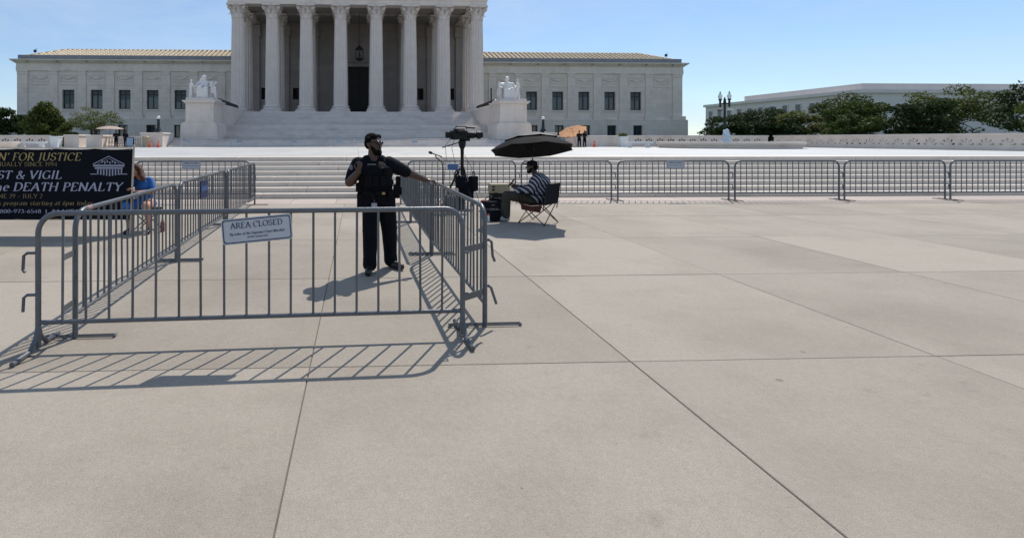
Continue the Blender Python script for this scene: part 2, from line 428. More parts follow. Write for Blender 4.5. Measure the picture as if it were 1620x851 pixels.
# ------------------------------------------------------------------ broad-pen serif lettering (strokes in cap-height units)
def _arc(cx, cy, rx, ry, a0, a1, n=10):
    return [(cx + rx * math.cos(R(a0 + (a1 - a0) * i / n)), cy + ry * math.sin(R(a0 + (a1 - a0) * i / n))) for i in range(n + 1)]
def _s(x, y=0.0, w=.11): return [(x - w, y), (x + w, y)]
_xh = .66
GLY = {
 'A': (.92, [[(.08, 0), (.46, 1)], [(.44, 1), (.84, 0)], [(.22, .36), (.68, .36)], _s(.09), _s(.83)]),
 'C': (.86, [_arc(.48, .5, .40, .5, 45, 315, 14), [(.77, .72), (.77, .95)]]),
 'D': (.92, [[(.18, 0), (.18, 1)], [(.06, 1), (.38, 1)] + _arc(.38, .5, .46, .5, 90, -90, 12) + [(.06, 0)]]),
 'E': (.76, [[(.18, 0), (.18, 1)], [(.06, 1), (.66, 1), (.66, .84)], [(.18, .53), (.5, .53)], [(.06, 0), (.68, 0), (.70, .17)]]),
 'F': (.70, [[(.18, 0), (.18, 1)], [(.06, 1), (.64, 1), (.64, .84)], [(.18, .52), (.5, .52)], _s(.18)]),
 'G': (.92, [_arc(.48, .5, .40, .5, 45, 330, 14), [(.80, .05), (.80, .42)], _s(.78, .43)]),
 'H': (.98, [[(.18, 0), (.18, 1)], [(.80, 0), (.80, 1)], [(.18, .53), (.80, .53)], _s(.18), _s(.80), _s(.18, 1), _s(.80, 1)]),
 'I': (.40, [[(.20, 0), (.20, 1)], _s(.2), _s(.2, 1)]),
 'J': (.48, [[(.30, 1), (.30, .1), (.24, -.08), (.08, -.14)], _s(.3, 1)]),
 'L': (.74, [[(.18, 0), (.18, 1)], _s(.18, 1), [(.06, 0), (.66, 0), (.69, .2)]]),
 'M': (1.1, [[(.14, 0), (.18, 1)], [(.18, 1), (.54, .1)], [(.54, .1), (.90, 1)], [(.90, 1), (.96, 0)], _s(.14), _s(.95)]),
 'N': (.98, [[(.16, 0), (.16, 1)], [(.14, 1), (.82, 0)], [(.82, 0), (.82, 1)], _s(.16), _s(.82, 1), _s(.1, 1, .07)]),
 'O': (.98, [_arc(.49, .5, .41, .5, 90, 450, 20)]),
 'P': (.74, [[(.18, 0), (.18, 1)], [(.06, 1), (.38, 1)] + _arc(.38, .74, .29, .26, 90, -90, 10) + [(.18, .48)], _s(.18)]),
 'R': (.86, [[(.18, 0), (.18, 1)], [(.06, 1), (.38, 1)] + _arc(.38, .75, .27, .25, 90, -90, 10) + [(.18, .5)], [(.40, .5), (.80, .0), (.88, 0)], _s(.18)]),
 'S': (.70, [_arc(.34, .75, .24, .25, 40, 270, 12) + _arc(.35, .25, .28, .25, 90, -140, 12), [(.55, .80), (.55, .97)], [(.09, .04), (.09, .22)]]),
 'T': (.80, [[(.40, 0), (.40, 1)], [(.06, .82), (.06, 1), (.74, 1), (.74, .82)], _s(.4)]),
 'U': (.94, [[(.17, 1), (.17, .35)] + _arc(.47, .32, .30, .33, 180, 360, 12) + [(.77, 1)], _s(.17, 1), _s(.77, 1)]),
 'V': (.90, [[(.08, 1), (.46, 0)], [(.44, 0), (.82, 1)], _s(.1, 1), _s(.80, 1)]),
 'Y': (.86, [[(.08, 1), (.43, .48)], [(.43, .48), (.78, 1)], [(.43, 0), (.43, .5)], _s(.1, 1), _s(.76, 1), _s(.43)]),
 'B': (.80, [[(.18, 0), (.18, 1)], [(.06, 1), (.38, 1)] + _arc(.38, .76, .24, .24, 90, -90, 8) + [(.18, .52)], [(.36, .52)] + _arc(.40, .26, .30, .26, 90, -90, 10) + [(.06, 0)]]),
 '&': (1.0, [[(.92, .45), (.70, .12), (.42, -.01), (.18, .08), (.12, .28), (.3, .5), (.5, .68), (.52, .86), (.40, 1), (.26, .9), (.26, .74), (.84, .0), (.95, .0)], _s(.88, .46, .1)]),
 "'": (.26, [[(.15, 1), (.10, .76)]]), '-': (.5, [[(.08, .36), (.42, .36)], [(.08, .40), (.42, .40)]]), '|': (.3, [[(.15, -.1), (.15, 1)]]), ' ': (.34, []),
 '#': (.74, [[(.2, 0), (.3, 1)], [(.48, 0), (.58, 1)], [(.08, .34), (.66, .34)], [(.10, .66), (.68, .66)]]),
 '0': (.64, [_arc(.32, .5, .24, .5, 90, 450, 16)]), '1': (.5, [[(.12, .86), (.27, 1)], [(.27, 1), (.27, 0)], _s(.27)]),
 '2': (.62, [_arc(.30, .73, .23, .27, 160, -35, 10) + [(.08, 0), (.56, 0)]]), '3': (.60, [_arc(.28, .76, .2, .24, 150, -80, 10), _arc(.28, .27, .25, .27, 80, -150, 10)]),
 '4': (.64, [[(.44, 0), (.44, 1), (.06, .3), (.6, .3)]]), '5': (.60, [[(.52, 1), (.16, 1), (.13, .58)] + _arc(.28, .30, .26, .30, 110, -140, 12)]),
 '6': (.64, [[(.50, .98), (.24, .78), (.10, .4)] + _arc(.33, .29, .23, .29, 165, 520, 16)]), '7': (.58, [[(.06, .86), (.06, 1), (.54, 1), (.22, 0)]]),
 '8': (.62, [_arc(.31, .75, .19, .25, -90, 270, 14), _arc(.31, .26, .24, .26, 90, 450, 14)]), '9': (.64, [_arc(.31, .70, .23, .30, 0, 360, 16) + [(.52, .5), (.38, .2), (.14, .0)]]),
 'a': (.62, [_arc(.27, .5, .2, .16, 150, 20, 6) + [(.46, .45), (.46, .1), (.56, .02)], [(.46, .36)] + _arc(.25, .18, .19, .18, 80, 330, 10)]),
 'b': (.66, [[(.15, 1), (.15, .02)], _arc(.34, .33, .22, .32, 150, -150, 12), _s(.1, 1, .06)]), 'c': (.56, [_arc(.31, .33, .23, .33, 45, 315, 12)]),
 'd': (.68, [[(.50, 1), (.50, .02), (.6, .0)], _arc(.30, .33, .22, .32, 30, 330, 12), _s(.44, 1, .06)]), 'e': (.60, [[(.09, .38), (.53, .38)] + _arc(.31, .33, .23, .33, 8, 315, 14)]),
 'f': (.40, [[(.20, 0), (.20, .8), (.28, .98), (.42, .96)], _s(.22, _xh, .14), _s(.2, 0, .09)]),
 'g': (.64, [_arc(.30, .42, .20, .24, 0, 360, 12), [(.50, .62), (.50, -.1), (.34, -.28), (.12, -.22)]]), 'h': (.70, [[(.15, 0), (.15, 1)], [(.15, .5), (.34, .66), (.48, .56), (.50, 0)], _s(.15, 0, .09), _s(.5, 0, .09)]),
 'i': (.34, [[(.17, 0), (.17, _xh)], [(.15, .86), (.19, .92)], _s(.17, 0, .09), _s(.13, _xh, .05)]), 'l': (.34, [[(.17, 0), (.17, 1)], _s(.17, 0, .09), _s(.13, 1, .05)]),
 'm': (1.02, [[(.15, 0), (.15, _xh)], [(.15, .5), (.32, .66), (.46, .56), (.48, 0)], [(.48, .5), (.66, .66), (.80, .56), (.82, 0)], _s(.15, 0, .08), _s(.48, 0, .08), _s(.82, 0, .08)]),
 'n': (.70, [[(.15, 0), (.15, _xh)], [(.15, .5), (.34, .66), (.48, .56), (.50, 0)], _s(.15, 0, .09), _s(.5, 0, .09)]), 'o': (.64, [_arc(.32, .33, .24, .33, 90, 450, 16)]),
 'p': (.66, [[(.15, _xh), (.15, -.3)], _arc(.34, .33, .22, .32, 150, -150, 12), _s(.15, -.3, .09)]), 'r': (.50, [[(.16, 0), (.16, _xh)], [(.16, .46), (.30, .64), (.46, .62)], _s(.16, 0, .1)]),
 's': (.50, [_arc(.25, .50, .16, .16, 40, 270, 8) + _arc(.25, .17, .18, .17, 90, -140, 8)]), 't': (.42, [[(.20, .88), (.20, .12), (.28, .0), (.40, .06)], _s(.22, _xh, .16)]),
 'u': (.70, [[(.15, _xh), (.17, .1), (.30, .0), (.50, .16)], [(.50, _xh), (.50, .0)], _s(.10, _xh, .05), _s(.56, 0, .06)]), 'y': (.62, [[(.08, _xh), (.32, .0)], [(.54, _xh), (.28, -.12), (.12, -.28)], _s(.1, _xh, .08), _s(.54, _xh, .08)]),
}
def serif_word(txt, cap, m, shear=0.0, track=.06, weight=1.0, xs=1.0):
    """Flat letters standing in x/z, facing -y; returns (mesh, advance width)."""
    mb = MB(); x = 0.0; lay = 0
    for ch_ in txt:
        wd, strokes = GLY[ch_]
        for st_ in strokes:
            lay += 1
            n = len(st_); L_, R_ = [], []
            for i in range(n):
                a = st_[max(0, i - 1)]; b = st_[min(n - 1, i + 1)]
                dx, dz = b[0] - a[0], b[1] - a[1]
                l = math.hypot(dx, dz) or 1
                th = math.atan2(dz, dx)
                wdt = weight * max(.062, .165 * abs(math.sin(th - R(14))) ** 1.25) / 2
                nx, nz = -dz / l * wdt, dx / l * wdt
                p = st_[i]
                L_.append((p[0] + nx, p[1] + nz)); R_.append((p[0] - nx, p[1] - nz))
            y = -.00008 * (lay % 7)
            vs = [(((px + x) + pz * shear) * cap * xs, y, pz * cap) for px, pz in L_ + R_]
            mb.add(vs, [(i, i + 1, n + i + 1, n + i) for i in range(n - 1)])
        x += wd + track
    me = bpy.data.meshes.new('lettering'); me.from_pydata(mb.v, [], mb.f); me.materials.append(m); me.update()
    return me, x * cap * xs
def serif_line(parent, txt, x0, y, zb, width, cap, m, shear=0.0, rz=0.0, weight=1.0, dirx=1):
    """One child per word, the whole line stretched to the given width, starting at x0."""
    tot = sum(GLY[c][0] + .06 for c in txt)
    xs = width / (tot * cap)
    x = 0.0
    for wd in txt.split(' '):
        if wd:
            me, adv = serif_word(wd, cap, m, shear, xs=xs, weight=weight)
            link('lettering', me, parent, (x0 + dirx * x, y, zb), (0, 0, rz))
            x += adv
        x += (GLY[' '][0] + .06) * cap * xs
def translucent(m, fac):
    t = m.node_tree; N = t.nodes; L = t.links
    b = N['Principled BSDF']; out = next(n for n in N if n.type == 'OUTPUT_MATERIAL')
    tr = N.new('ShaderNodeBsdfTranslucent'); mx = N.new('ShaderNodeMixShader')
    mx.inputs['Fac'].default_value = fac
    L.new(b.inputs['Base Color'].links[0].from_socket, tr.inputs['Color'])
    L.new(b.outputs[0], mx.inputs[1]); L.new(tr.outputs[0], mx.inputs[2]); L.new(mx.outputs[0], out.inputs['Surface'])
    return m
translucent(M['umb_tan'], 0.5); translucent(M['umb_pale'], 0.4); translucent(M['umb_grey'], 0.05)

def leaf_mat(name, c, var=0.45, trans=0.3):
    m = bpy.data.materials.new(name); m.use_nodes = True
    t = m.node_tree; N = t.nodes; L = t.links
    b = N['Principled BSDF']; b.inputs['Roughness'].default_value = 0.65; b.inputs['Specular IOR Level'].default_value = 0.2
    g = N.new('ShaderNodeNewGeometry')
    r = N.new('ShaderNodeValToRGB')
    r.color_ramp.elements[0].color = (c[0] * (1 - var), c[1] * (1 - var), c[2] * (1 - var), 1)
    r.color_ramp.elements[1].color = (c[0] * (1 + var * 1.4), c[1] * (1 + var), c[2] * (1 + var * 0.5), 1)
    L.new(g.outputs['Random Per Island'], r.inputs['Fac'])
    L.new(r.outputs['Color'], b.inputs['Base Color'])
    return translucent(m, trans)
LEAF = {'dark': leaf_mat('dark_leaves', (0.028, 0.052, 0.016)), 'magnolia': leaf_mat('magnolia_leaves', (0.085, 0.108, 0.026)),
        'olive': leaf_mat('olive_leaves', (0.13, 0.155, 0.055), 0.35, 0.35), 'mid': leaf_mat('mid_green_leaves', (0.055, 0.085, 0.02)),
        'red': leaf_mat('bronze_leaves', (0.075, 0.07, 0.02))}

# ================================================================== THE SETTING
TZ = 1.104                     # height of the marble plaza above the sidewalk
tag(MB().add([(-600, -200, -0.013), (600, -200, -0.013), (600, 900, -0.013), (-600, 900, -0.013)], [(0, 1, 2, 3)]).build('ground', M['joint']), kind='structure')

walk = empty('sidewalk', label='beige concrete sidewalk laid in large square slabs'); tag(walk, kind='structure')
GX, GP = 2.09, 2.455
rows = [(1.43, 3.85), (3.85, 6.30), (6.30, 8.72), (8.72, 11.15), (11.15, 13.58)]
slabm = {}
for (y0, y1) in rows:
    d = round(y1 - y0, 2)
    if d not in slabm:
        slabm[d] = MB().slab(-GP / 2 + .0035, GP / 2 - .0035, -d / 2 + .0035, d / 2 - .0035, -0.12, 0, 0.004).mesh('slab', M['concrete'])
    yc = (y0 + y1) / 2
    for k in range(-8, 10):
        xc = GX + GP * (k + .5)
        if xc < -0.80 * (y1 + 1.5) - 2.4 or xc > 1.5 * (y1 + 1.0) + 2.0: continue
        link('slab', slabm[d], walk, (xc, yc, random.uniform(-.003, .0)), (0, 0, 0))
# plain concrete beyond what the slabs cover (behind and beside the viewer)
side = MB()
side.box(-60, -17.6, -8, 14.85, -0.12, -0.004); side.box(26.7, 80, -8, 14.85, -0.12, -0.004); side.box(-17.55, 26.65, -8, 1.42, -0.12, -0.004)
side.build('plain_paving', M['concrete'], walk)
bandm = MB().slab(-0.605, 0.605, -0.625, 0.625, -0.12, 0, 0.006).mesh('border_stone', M['pink'])
for k in range(-14, 20):
    link('border_stone', bandm, walk, (1.22 * k, 14.215, random.uniform(-.002, .0)))

steps = empty('plaza_steps', label='long low flight of white marble steps'); tag(steps, kind='structure')
S0, ST, SR = 14.85, 0.37, TZ / 8
for i in range(8):
    L_ = [2.9, 3.3, 2.6, 3.6][i % 4]
    y0 = S0 + i * ST
    y1 = y0 + ST + 0.12 if i < 7 else y0 + 1.1
    z1 = SR * (i + 1)
    bm_ = MB().slab(-L_ / 2 + .006, L_ / 2 - .006, 0, y1 - y0, -0.17, 0, 0.012).mesh('step_stone', M['step'])
    x = -26 + (i * 1.37) % 2.3
    while x < 27:
        link('step_stone', bm_, steps, (x + L_ / 2, y0 + random.uniform(-.004, .004), z1))
        x += L_
plz = MB()
plz.box(-60, 60, S0 + 7 * ST + 1.095, 44.5, -0.03, TZ - 0.003)
plz.box(-60, 60, S0 + 0.30, S0 + 7 * ST + 1.09, -0.03, SR * 1 - 0.02)
def slab_grid(N, L, s, t):
    bk = N.new('ShaderNodeTexBrick'); bk.offset = 0.0
    for k_, v_ in (('Scale', 1.0), ('Brick Width', 1.83), ('Row Height', 1.83), ('Mortar Size', .012), ('Mortar Smooth', .2)): bk.inputs[k_].default_value = v_
    bk.inputs['Color1'].default_value = (1, 1, 1, 1); bk.inputs['Color2'].default_value = (.86, .86, .85, 1); bk.inputs['Mortar'].default_value = (.5, .49, .47, 1)
    L.new(t.outputs['Object'], bk.inputs['Vector'])
    mx = N.new('ShaderNodeMix'); mx.data_type = 'RGBA'; mx.blend_type = 'MULTIPLY'; mx.inputs['Factor'].default_value = 1
    L.new(s, mx.inputs['A']); L.new(bk.outputs['Color'], mx.inputs['B'])
    return mx.outputs['Result']
rework_base(M['plaza'], slab_grid)
tag(plz.build('plaza', M['plaza']), 'bright white marble plaza above the steps', kind='structure')
tag(MB().box(-320, 320, 44.6, 420, -0.02, 1.0).build('lawn', M['grass']), kind='structure')

# ================================================================== COURTHOUSE
ch = empty('courthouse', (0, 58, 0), label='grey white marble courthouse with Corinthian portico and two long wings', cat='building')
ch.location = (0, 0, 0)
WY = 71.7
def holes_wall(mb, x0, x1, z0, z1, y, ops, depth=0.45):
    xs = sorted({x0, x1, *[o[0] for o in ops], *[o[1] for o in ops]})
    zs = sorted({z0, z1, *[o[2] for o in ops], *[o[3] for o in ops]})
    for i in range(len(xs) - 1):
        for j in range(len(zs) - 1):
            cx, cz = (xs[i] + xs[i + 1]) / 2, (zs[j] + zs[j + 1]) / 2
            if any(o[0] < cx < o[1] and o[2] < cz < o[3] for o in ops): continue
            mb.add([(xs[i], y, zs[j]), (xs[i + 1], y, zs[j]), (xs[i + 1], y, zs[j + 1]), (xs[i], y, zs[j + 1])], [(0, 1, 2, 3)])
    for (a, b, c, d) in ops:
        mb.add([(a, y, c), (b, y, c), (b, y, d), (a, y, d), (a, y + depth, c), (b, y + depth, c), (b, y + depth, d), (a, y + depth, d)],
               [(0, 1, 5, 4), (1, 2, 6, 5), (2, 3, 7, 6), (3, 0, 4, 7)])
WX = [24.55, 28.32, 32.10, 35.87, 39.65]
PX = [18.90, 22.66, 26.44, 30.21, 33.98, 37.76, 41.54]
def window_meshes(wd, ht, name):
    fr = MB()
    t = 0.13
    fr.box(-wd/2, -wd/2 + t, 0, .12, 0, ht); fr.box(wd/2 - t, wd/2, 0, .12, 0, ht)
    fr.box(-wd/2 + t, wd/2 - t, 0, .12, 0, t); fr.box(-wd/2 + t, wd/2 - t, 0, .12, ht - t, ht)
    mu = MB().box(-.065, .065, .01, .10, t, ht - t)
    if ht > 2: mu.box(-wd/2 + t, wd/2 - t, .02, .09, ht * .74, ht * .74 + .1)
    pn = MB().box(-wd/2 + t, wd/2 - t, .07, .085, t, ht - t)
    return fr.mesh('frame', M['frame']), mu.mesh('mullion', M['frame']), pn.mesh('pane', M['pane'])
WM = window_meshes(1.60, 2.62, 'tall'); BM = window_meshes(1.30, 1.75, 'low')
blind = mat('window_blind', (0.10, 0.115, 0.12), 0.8, 0.1, 3)
def window(x, y, z, ms, wd, ht, blinds=None):
    e = empty('window', (x, y, z)); e.parent = ch
    link('frame', ms[0], e); link('mullion', ms[1], e); link('pane', ms[2], e)
    if blinds:
        MB().box(-wd/2 + .12, wd/2 - .12, .055, .065, ht * (1 - blinds), ht - .1).build('blind', blind, e)
    return e
for sgn in (-1, 1):
    a, b = (15.0, 46.4)
    x0, x1 = (a, b) if sgn > 0 else (-b, -a)
    ops = [(sgn * x - .80, sgn * x + .80, 5.88, 8.50) for x in WX]
    wl = MB()
    holes_wall(wl, x0, x1, 4.72, 11.08, WY, ops)
    # return side and interior backing
    wl.add([(sgn * b, WY, 1.0), (sgn * b, WY + 22, 1.0), (sgn * b, WY + 22, 12.0), (sgn * b, WY, 12.0)], [(0, 1, 2, 3)])
    wall = wl.build('wall', M['ashlar'], ch)
    bs = MB()
    ops2 = [(sgn * x - .65, sgn * x + .65, 1.95, 3.70) for x in WX]
    B2 = 46.95
    holes_wall(bs, x0 if sgn > 0 else -B2, B2 if sgn > 0 else x1, 1.0, 4.50, WY - .55, ops2, 0.5)
    bs.prism([(WY - .552, 4.503), (WY - .02, 4.74), (WY - .02, 4.3), (WY - .50, 4.3), (WY - .50, 4.44), (WY - .552, 4.44)], min(sgn * a, sgn * B2), max(sgn * a, sgn * B2), axis='x')
    bs.add([(sgn * B2, WY - .55, 1), (sgn * B2, WY + 22, 1), (sgn * B2, WY + 22, 4.5), (sgn * B2, WY - .55, 4.5)], [(0, 1, 2, 3)])
    bs.add([(sgn * B2, WY - .55, 4.5), (sgn * B2, WY + 22, 4.5), (sgn * b, WY + 22, 4.74), (sgn * b, WY - .02, 4.74)], [(0, 1, 2, 3)])
    bs.build('base_storey', M['ashlar'], ch)
    MB().box(x0 if sgn > 0 else -46.72, 46.72 if sgn > 0 else x1, WY - .26, WY - .005, 4.62, 4.86).build('band_course', M['marble'], ch)
    for i, x in enumerate(WX):
        window(sgn * x, WY + .28, 5.88, WM, 1.60, 2.62, [.62, .35, .5, .3, .72][i] if sgn < 0 else [.2, .3, .25, .35, .45][i])
        window(sgn * x, WY - .25, 1.95, BM, 1.30, 1.75)
        MB().box(sgn * x - .92, sgn * x + .92, WY - .10, WY + .02, 5.70, 5.876).build('window_sill', M['marble'], ch)
    # pilasters with small capitals
    for x in PX + [45.7]:
        wd = .52 if x < 45 else .70
        p = empty('pilaster', (sgn * x, WY, 0)); p.parent = ch
        MB().box(-wd, wd, -.13, .0, 4.866, 10.62).build('pilaster_shaft', M['ashlar'], p)
        cp = MB()
        cp.box(-wd - .07, wd + .07, -.20, -.0, 10.96, 11.075)
        cp.box(-wd - .04, wd + .04, -.17, -.0, 10.625, 10.70)
        if x < 45:
            for s2 in (-1, 1):
                cp.lathe([(0.0, -.17), (.17, -.17), (.17, .0), (.10, .02), (0, .02)], 12, M=Matrix.Translation((s2 * (wd - .02), -.05, 10.83)) @ Matrix.Rotation(R(90), 4, 'X'))
            cp.box(-wd + .1, wd - .1, -.15, 0, 10.71, 10.95)
        else:
            cp.box(-wd - .02, wd + .02, -.15, 0, 10.71, 10.95)
        cp.build('pilaster_capital', M['marble'], p)
        MB().box(-wd - .28, wd + .28, -.50, -.27, 4.50, 5.02).build('pilaster_pedestal', M['marble'], p)
    # carved relief panels between the pilasters
    cxs = [(PX[i] + PX[i + 1]) / 2 for i in range(len(PX) - 1)] + [(PX[-1] + 45.2) / 2 - .1]
    for cx in cxs:
        q = MB()
        X = sgn * cx
        hw = 1.05 if cx < 42 else 1.15
        for (u0, u1, z0, z1) in ((-hw, hw, 9.62, 9.70), (-hw, hw, 10.42, 10.50), (-hw, -hw + .08, 9.71, 10.41), (hw - .08, hw, 9.71, 10.41)):
            q.box(X + u0, X + u1, WY - .06, WY - .002, z0, z1)
        q.tube([(X - .75 + 1.5 * t / 10, WY - .03, 10.3 - .34 * math.sin(math.pi * t / 10)) for t in range(11)], .085, 6)
        for u in (-.78, .78): q.ell((X + u, WY - .02, 10.22), (.14, .07, .17), 8, 6)
        q.ell((X, WY - .02, 10.06), (.2, .09, .2), 8, 6)
        q.box(X - 1.36, X + 1.36, WY - .07, WY - .002, 9.18, 9.30)
        q.build('relief_panel', M['marble'], ch)
    # entablature, cornice, lead gutter block
    e0, e1 = (15.0, 46.55) if sgn > 0 else (-46.55, -15.0)
    en = MB(); en.box(e0, e1, WY - .16, WY + 20, 11.08, 11.62)
    en.box(e0, e1, WY - .10, WY + 20, 11.62, 12.10)
    en.build('entablature', M['marble'], ch)
    co = MB()
    xo = 47.45
    prof = [(WY - .2, 12.10), (WY - .32, 12.22), (WY - .64, 12.46), (WY - .67, 12.60), (WY + 1, 12.60), (WY + 1, 12.10)]
    n = len(prof)
    xi = sgn * 15.0
    vs = [(xi, y, z) for y, z in prof]
    vs += [(sgn * (46.45 + max(0, WY - y)), y, z) for y, z in prof]
    co.add(vs, [tuple(range(n)), tuple(range(n, 2 * n))] + [(k, (k + 1) % n, n + (k + 1) % n, n + k) for k in range(n)])
    co.box(min(sgn * 46.5, sgn * 47.1), max(sgn * 46.5, sgn * 47.1), WY + .02, WY + 20, 12.46, 12.598)
    co.build('cornice', M['marble'], ch)
    MB().box(min(sgn * 15, sgn * 46.3), max(sgn * 15, sgn * 46.3), WY - .12, WY + .5, 12.604, 13.22).build('gutter_block', M['lead'], ch)
    for k in range(8):
        x = sgn * (17.5 + k * 3.9)
        MB().box(x - .09, x + .09, WY - .62, WY - .40, 12.22, 12.38).build('waterspout', M['lead'], ch)
    # hipped tile roof: ribs of cover tiles on a deck
    E = 46.0; d = 3.7; z0, z1 = 13.05, 14.62; y0 = WY + .45
    deck = MB()
    A = [(sgn * 14.9, y0, z0), (sgn * E, y0, z0), (sgn * (E - d), y0 + d, z1), (sgn * 14.9, y0 + d, z1)]
    deck.add(A, [(0, 1, 2, 3)])
    deck.add([(sgn * E, y0, z0), (sgn * E, y0 + 18, z0), (sgn * (E - d), y0 + 18 - d, z1), (sgn * (E - d), y0 + d, z1)], [(0, 1, 2, 3)])
    deck.add([(sgn * 14.9, y0 + d, z1), (sgn * (E - d), y0 + d, z1), (sgn * (E - d), y0 + 14, z1), (sgn * 14.9, y0 + 14, z1)], [(0, 1, 2, 3)])
    roof = deck.build('roof', mat('roof_pan_tile', (0.20, 0.15, 0.10), 0.8, 0.2, 3), ch)
    rb = MB()
    x = 15.1
    while x < E - .2:
        t1 = min(1.0, (E - x) / d)
        nseg = max(1, int(round(6 * t1)))
        for k in range(nseg):
            f0, f1 = t1 * k / nseg, t1 * (k + .96) / nseg
            r0, r1 = .185, .145
            rb.tube([(sgn * x, y0 + d * f0, z0 + (z1 - z0) * f0 + .05), (sgn * x, y0 + d * f1, z0 + (z1 - z0) * f1 + .04)], [r0, r1], 6)
        rb.ell((sgn * x, y0 + .0, z0 + .10), (.12, .05, .17), 6, 4)
        x += .66
    rb.tube([(sgn * E, y0, z0 + .08), (sgn * (E - d), y0 + d, z1 + .08)], .14, 6)
    rb.tube([(sgn * 15, y0 + d, z1 + .06), (sgn * (E - d), y0 + d, z1 + .06)], .13, 6)
    tag(rb.build('cover_tiles', M['tile'], roof), kind='stuff')
    # small rooftop camera / lightning rod at the corner
    rod = MB()
    cxr = sgn * 44.2
    rod.tube([(cxr, WY + .2, 13.2), (cxr, WY + .2, 14.0)], .03, 6); rod.box(cxr - .16, cxr + .16, WY + .1, WY + .3, 13.62, 13.95)
    rod.tube([(cxr, WY + .2, 14.0), (cxr + .3, WY + .2, 14.15)], .025, 6)
    rod.build('rooftop_camera', M['iron'], ch)

# ---- portico
FLR = 4.76
CX = [-13.75, -9.86, -5.98, -2.06, 2.06, 5.98, 9.86, 13.75]
CY = 59.0
shaft = MB()
sp = []
for i in range(9):
    t = i / 8
    sp.append((0.80 - .125 * t - .02 * math.sin(t * math.pi) * -1, 5.62 + (15.50 - 5.62) * t))
shaft.lathe(sp, 120, flute=.17, nfl=16)
shaft_me = shaft.mesh('column_shaft', M['column'], True)
base = MB()
base.box(-1.13, 1.13, -1.13, 1.13, FLR, FLR + .26)
base.lathe([(1.08, FLR + .262), (1.13, FLR + .36), (1.08, FLR + .47), (.95, FLR + .50), (.93, FLR + .58), (1.0, FLR + .62), (1.02, FLR + .70), (.96, FLR + .78), (.84, FLR + .82), (.81, FLR + .87)], 32)
base_me = base.mesh('column_base', M['column'], True)
cap = MB()
cap.lathe([(.71, 15.46), (.71, 15.56), (.56, 15.60), (.54, 15.9), (.56, 16.4), (.70, 16.72), (.80, 16.82)], 24)
for row_, (zb, ht, n_, off, rr) in enumerate([(15.56, .50, 8, 0, .62), (15.60, .90, 8, .5, .60)]):
    for k in range(n_):
        a = 2 * math.pi * (k + off) / n_
        rad = Vector((math.cos(a), math.sin(a), 0)); tan = Vector((-math.sin(a), math.cos(a), 0))
        P0 = [(0, .0, .20), (.45, .05, .23), (.8, .16, .19), (.97, .32, .13), (.86, .42, .07)]
        vs = []
        for (t, o, hw) in P0:
            c = rad * (rr + o) + Vector((0, 0, zb + ht * t))
            vs += [c - tan * hw, c + rad * .05, c + tan * hw, c - rad * .06]
        fs = []
        for i in range(len(P0) - 1):
            for q in range(4):
                fs.append((4 * i + q, 4 * i + (q + 1) % 4, 4 * i + 4 + (q + 1) % 4, 4 * i + 4 + q))
        cap.add(vs, fs + [(0, 1, 2, 3), tuple(4 * (len(P0) - 1) + q for q in (3, 2, 1, 0))])
for k in range(4):
    a = R(45 + 90 * k)
    d_ = Vector((math.cos(a), math.sin(a), 0))
    sp_ = []
    for i in range(16):
        th = i / 15 * 2 * math.pi * 1.35
        rr = .20 * (1 - .62 * i / 15)
        sp_.append(d_ * (1.17 - .0 + rr * math.cos(th + 2.4)) + Vector((0, 0, 16.58 + rr * math.sin(th + 2.4))))
    cap.tube([d_ * .70 + Vector((0, 0, 16.15)), d_ * .84 + Vector((0, 0, 16.5))] + sp_, .075, 6)
    a2 = R(90 * k)
    d2 = Vector((math.cos(a2), math.sin(a2), 0)); t2 = Vector((-math.sin(a2), math.cos(a2), 0))
    for s_ in (-1, 1):
        cap.tube([d2 * .72 + t2 * s_ * .30 + Vector((0, 0, 16.2)), d2 * .86 + t2 * s_ * .22 + Vector((0, 0, 16.55)), d2 * .92 + t2 * s_ * .07 + Vector((0, 0, 16.6))], .065, 6)
    cap.ell(d2 * 1.0 + Vector((0, 0, 16.90)), (.15, .15, .13), 8, 6)
ab = []
for k in range(4):
    a = R(45 + 90 * k)
    ab.append((1.42 * math.cos(a - .07), 1.42 * math.sin(a - .07))); ab.append((1.42 * math.cos(a + .07), 1.42 * math.sin(a + .07)))
    for t in (.3, .5, .7):
        a3 = a + .07 + (R(90) - .14) * t
        ab.append((.93 * math.cos(a3) * (1.06 if t != .5 else 1), .93 * math.sin(a3) * (1.06 if t != .5 else 1)))
cap.prism(ab, 16.82, 17.02, axis='z')
cap_me = cap.mesh('column_capital', M['column'])
def column(x, y, name='column'):
    e = empty(name, (x, y, 0)); e.parent = ch
    link('column_shaft', shaft_me, e); link('column_base', base_me, e); link('column_capital', cap_me, e)
for x in CX: column(x, CY)
for x in CX: column(x, CY + 4.6)
BY = 68.9
bw = MB()
ops = [(-1.62, 1.62, FLR, 11.45)] + [(sx * 8.35 - .42, sx * 8.35 + .42, 7.05, 8.6) for sx in (-1, 1)] + [(sx * 12.55 - .42, sx * 12.55 + .42, 7.05, 8.6) for sx in (-1, 1)]
holes_wall(bw, -15.4, 15.4, FLR - .5, 17.4, BY, ops, .6)
for s_ in (-1, 1):
    bw.box(min(s_ * 14.9, s_ * 16.2), max(s_ * 14.9, s_ * 16.2), BY - 1.6, WY + 6, 1.0, 17.0)
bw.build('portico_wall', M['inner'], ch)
pr = MB()
for zc_ in (8.9, 10.7, 12.4): pr.box(-15, -1.9, BY - .03, BY - .002, zc_, zc_ + .05); pr.box(1.9, 15, BY - .03, BY - .002, zc_, zc_ + .05)
pr.box(-15, 15, BY - .10, BY - .003, 14.55, 14.85)
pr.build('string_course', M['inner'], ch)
ds = MB()
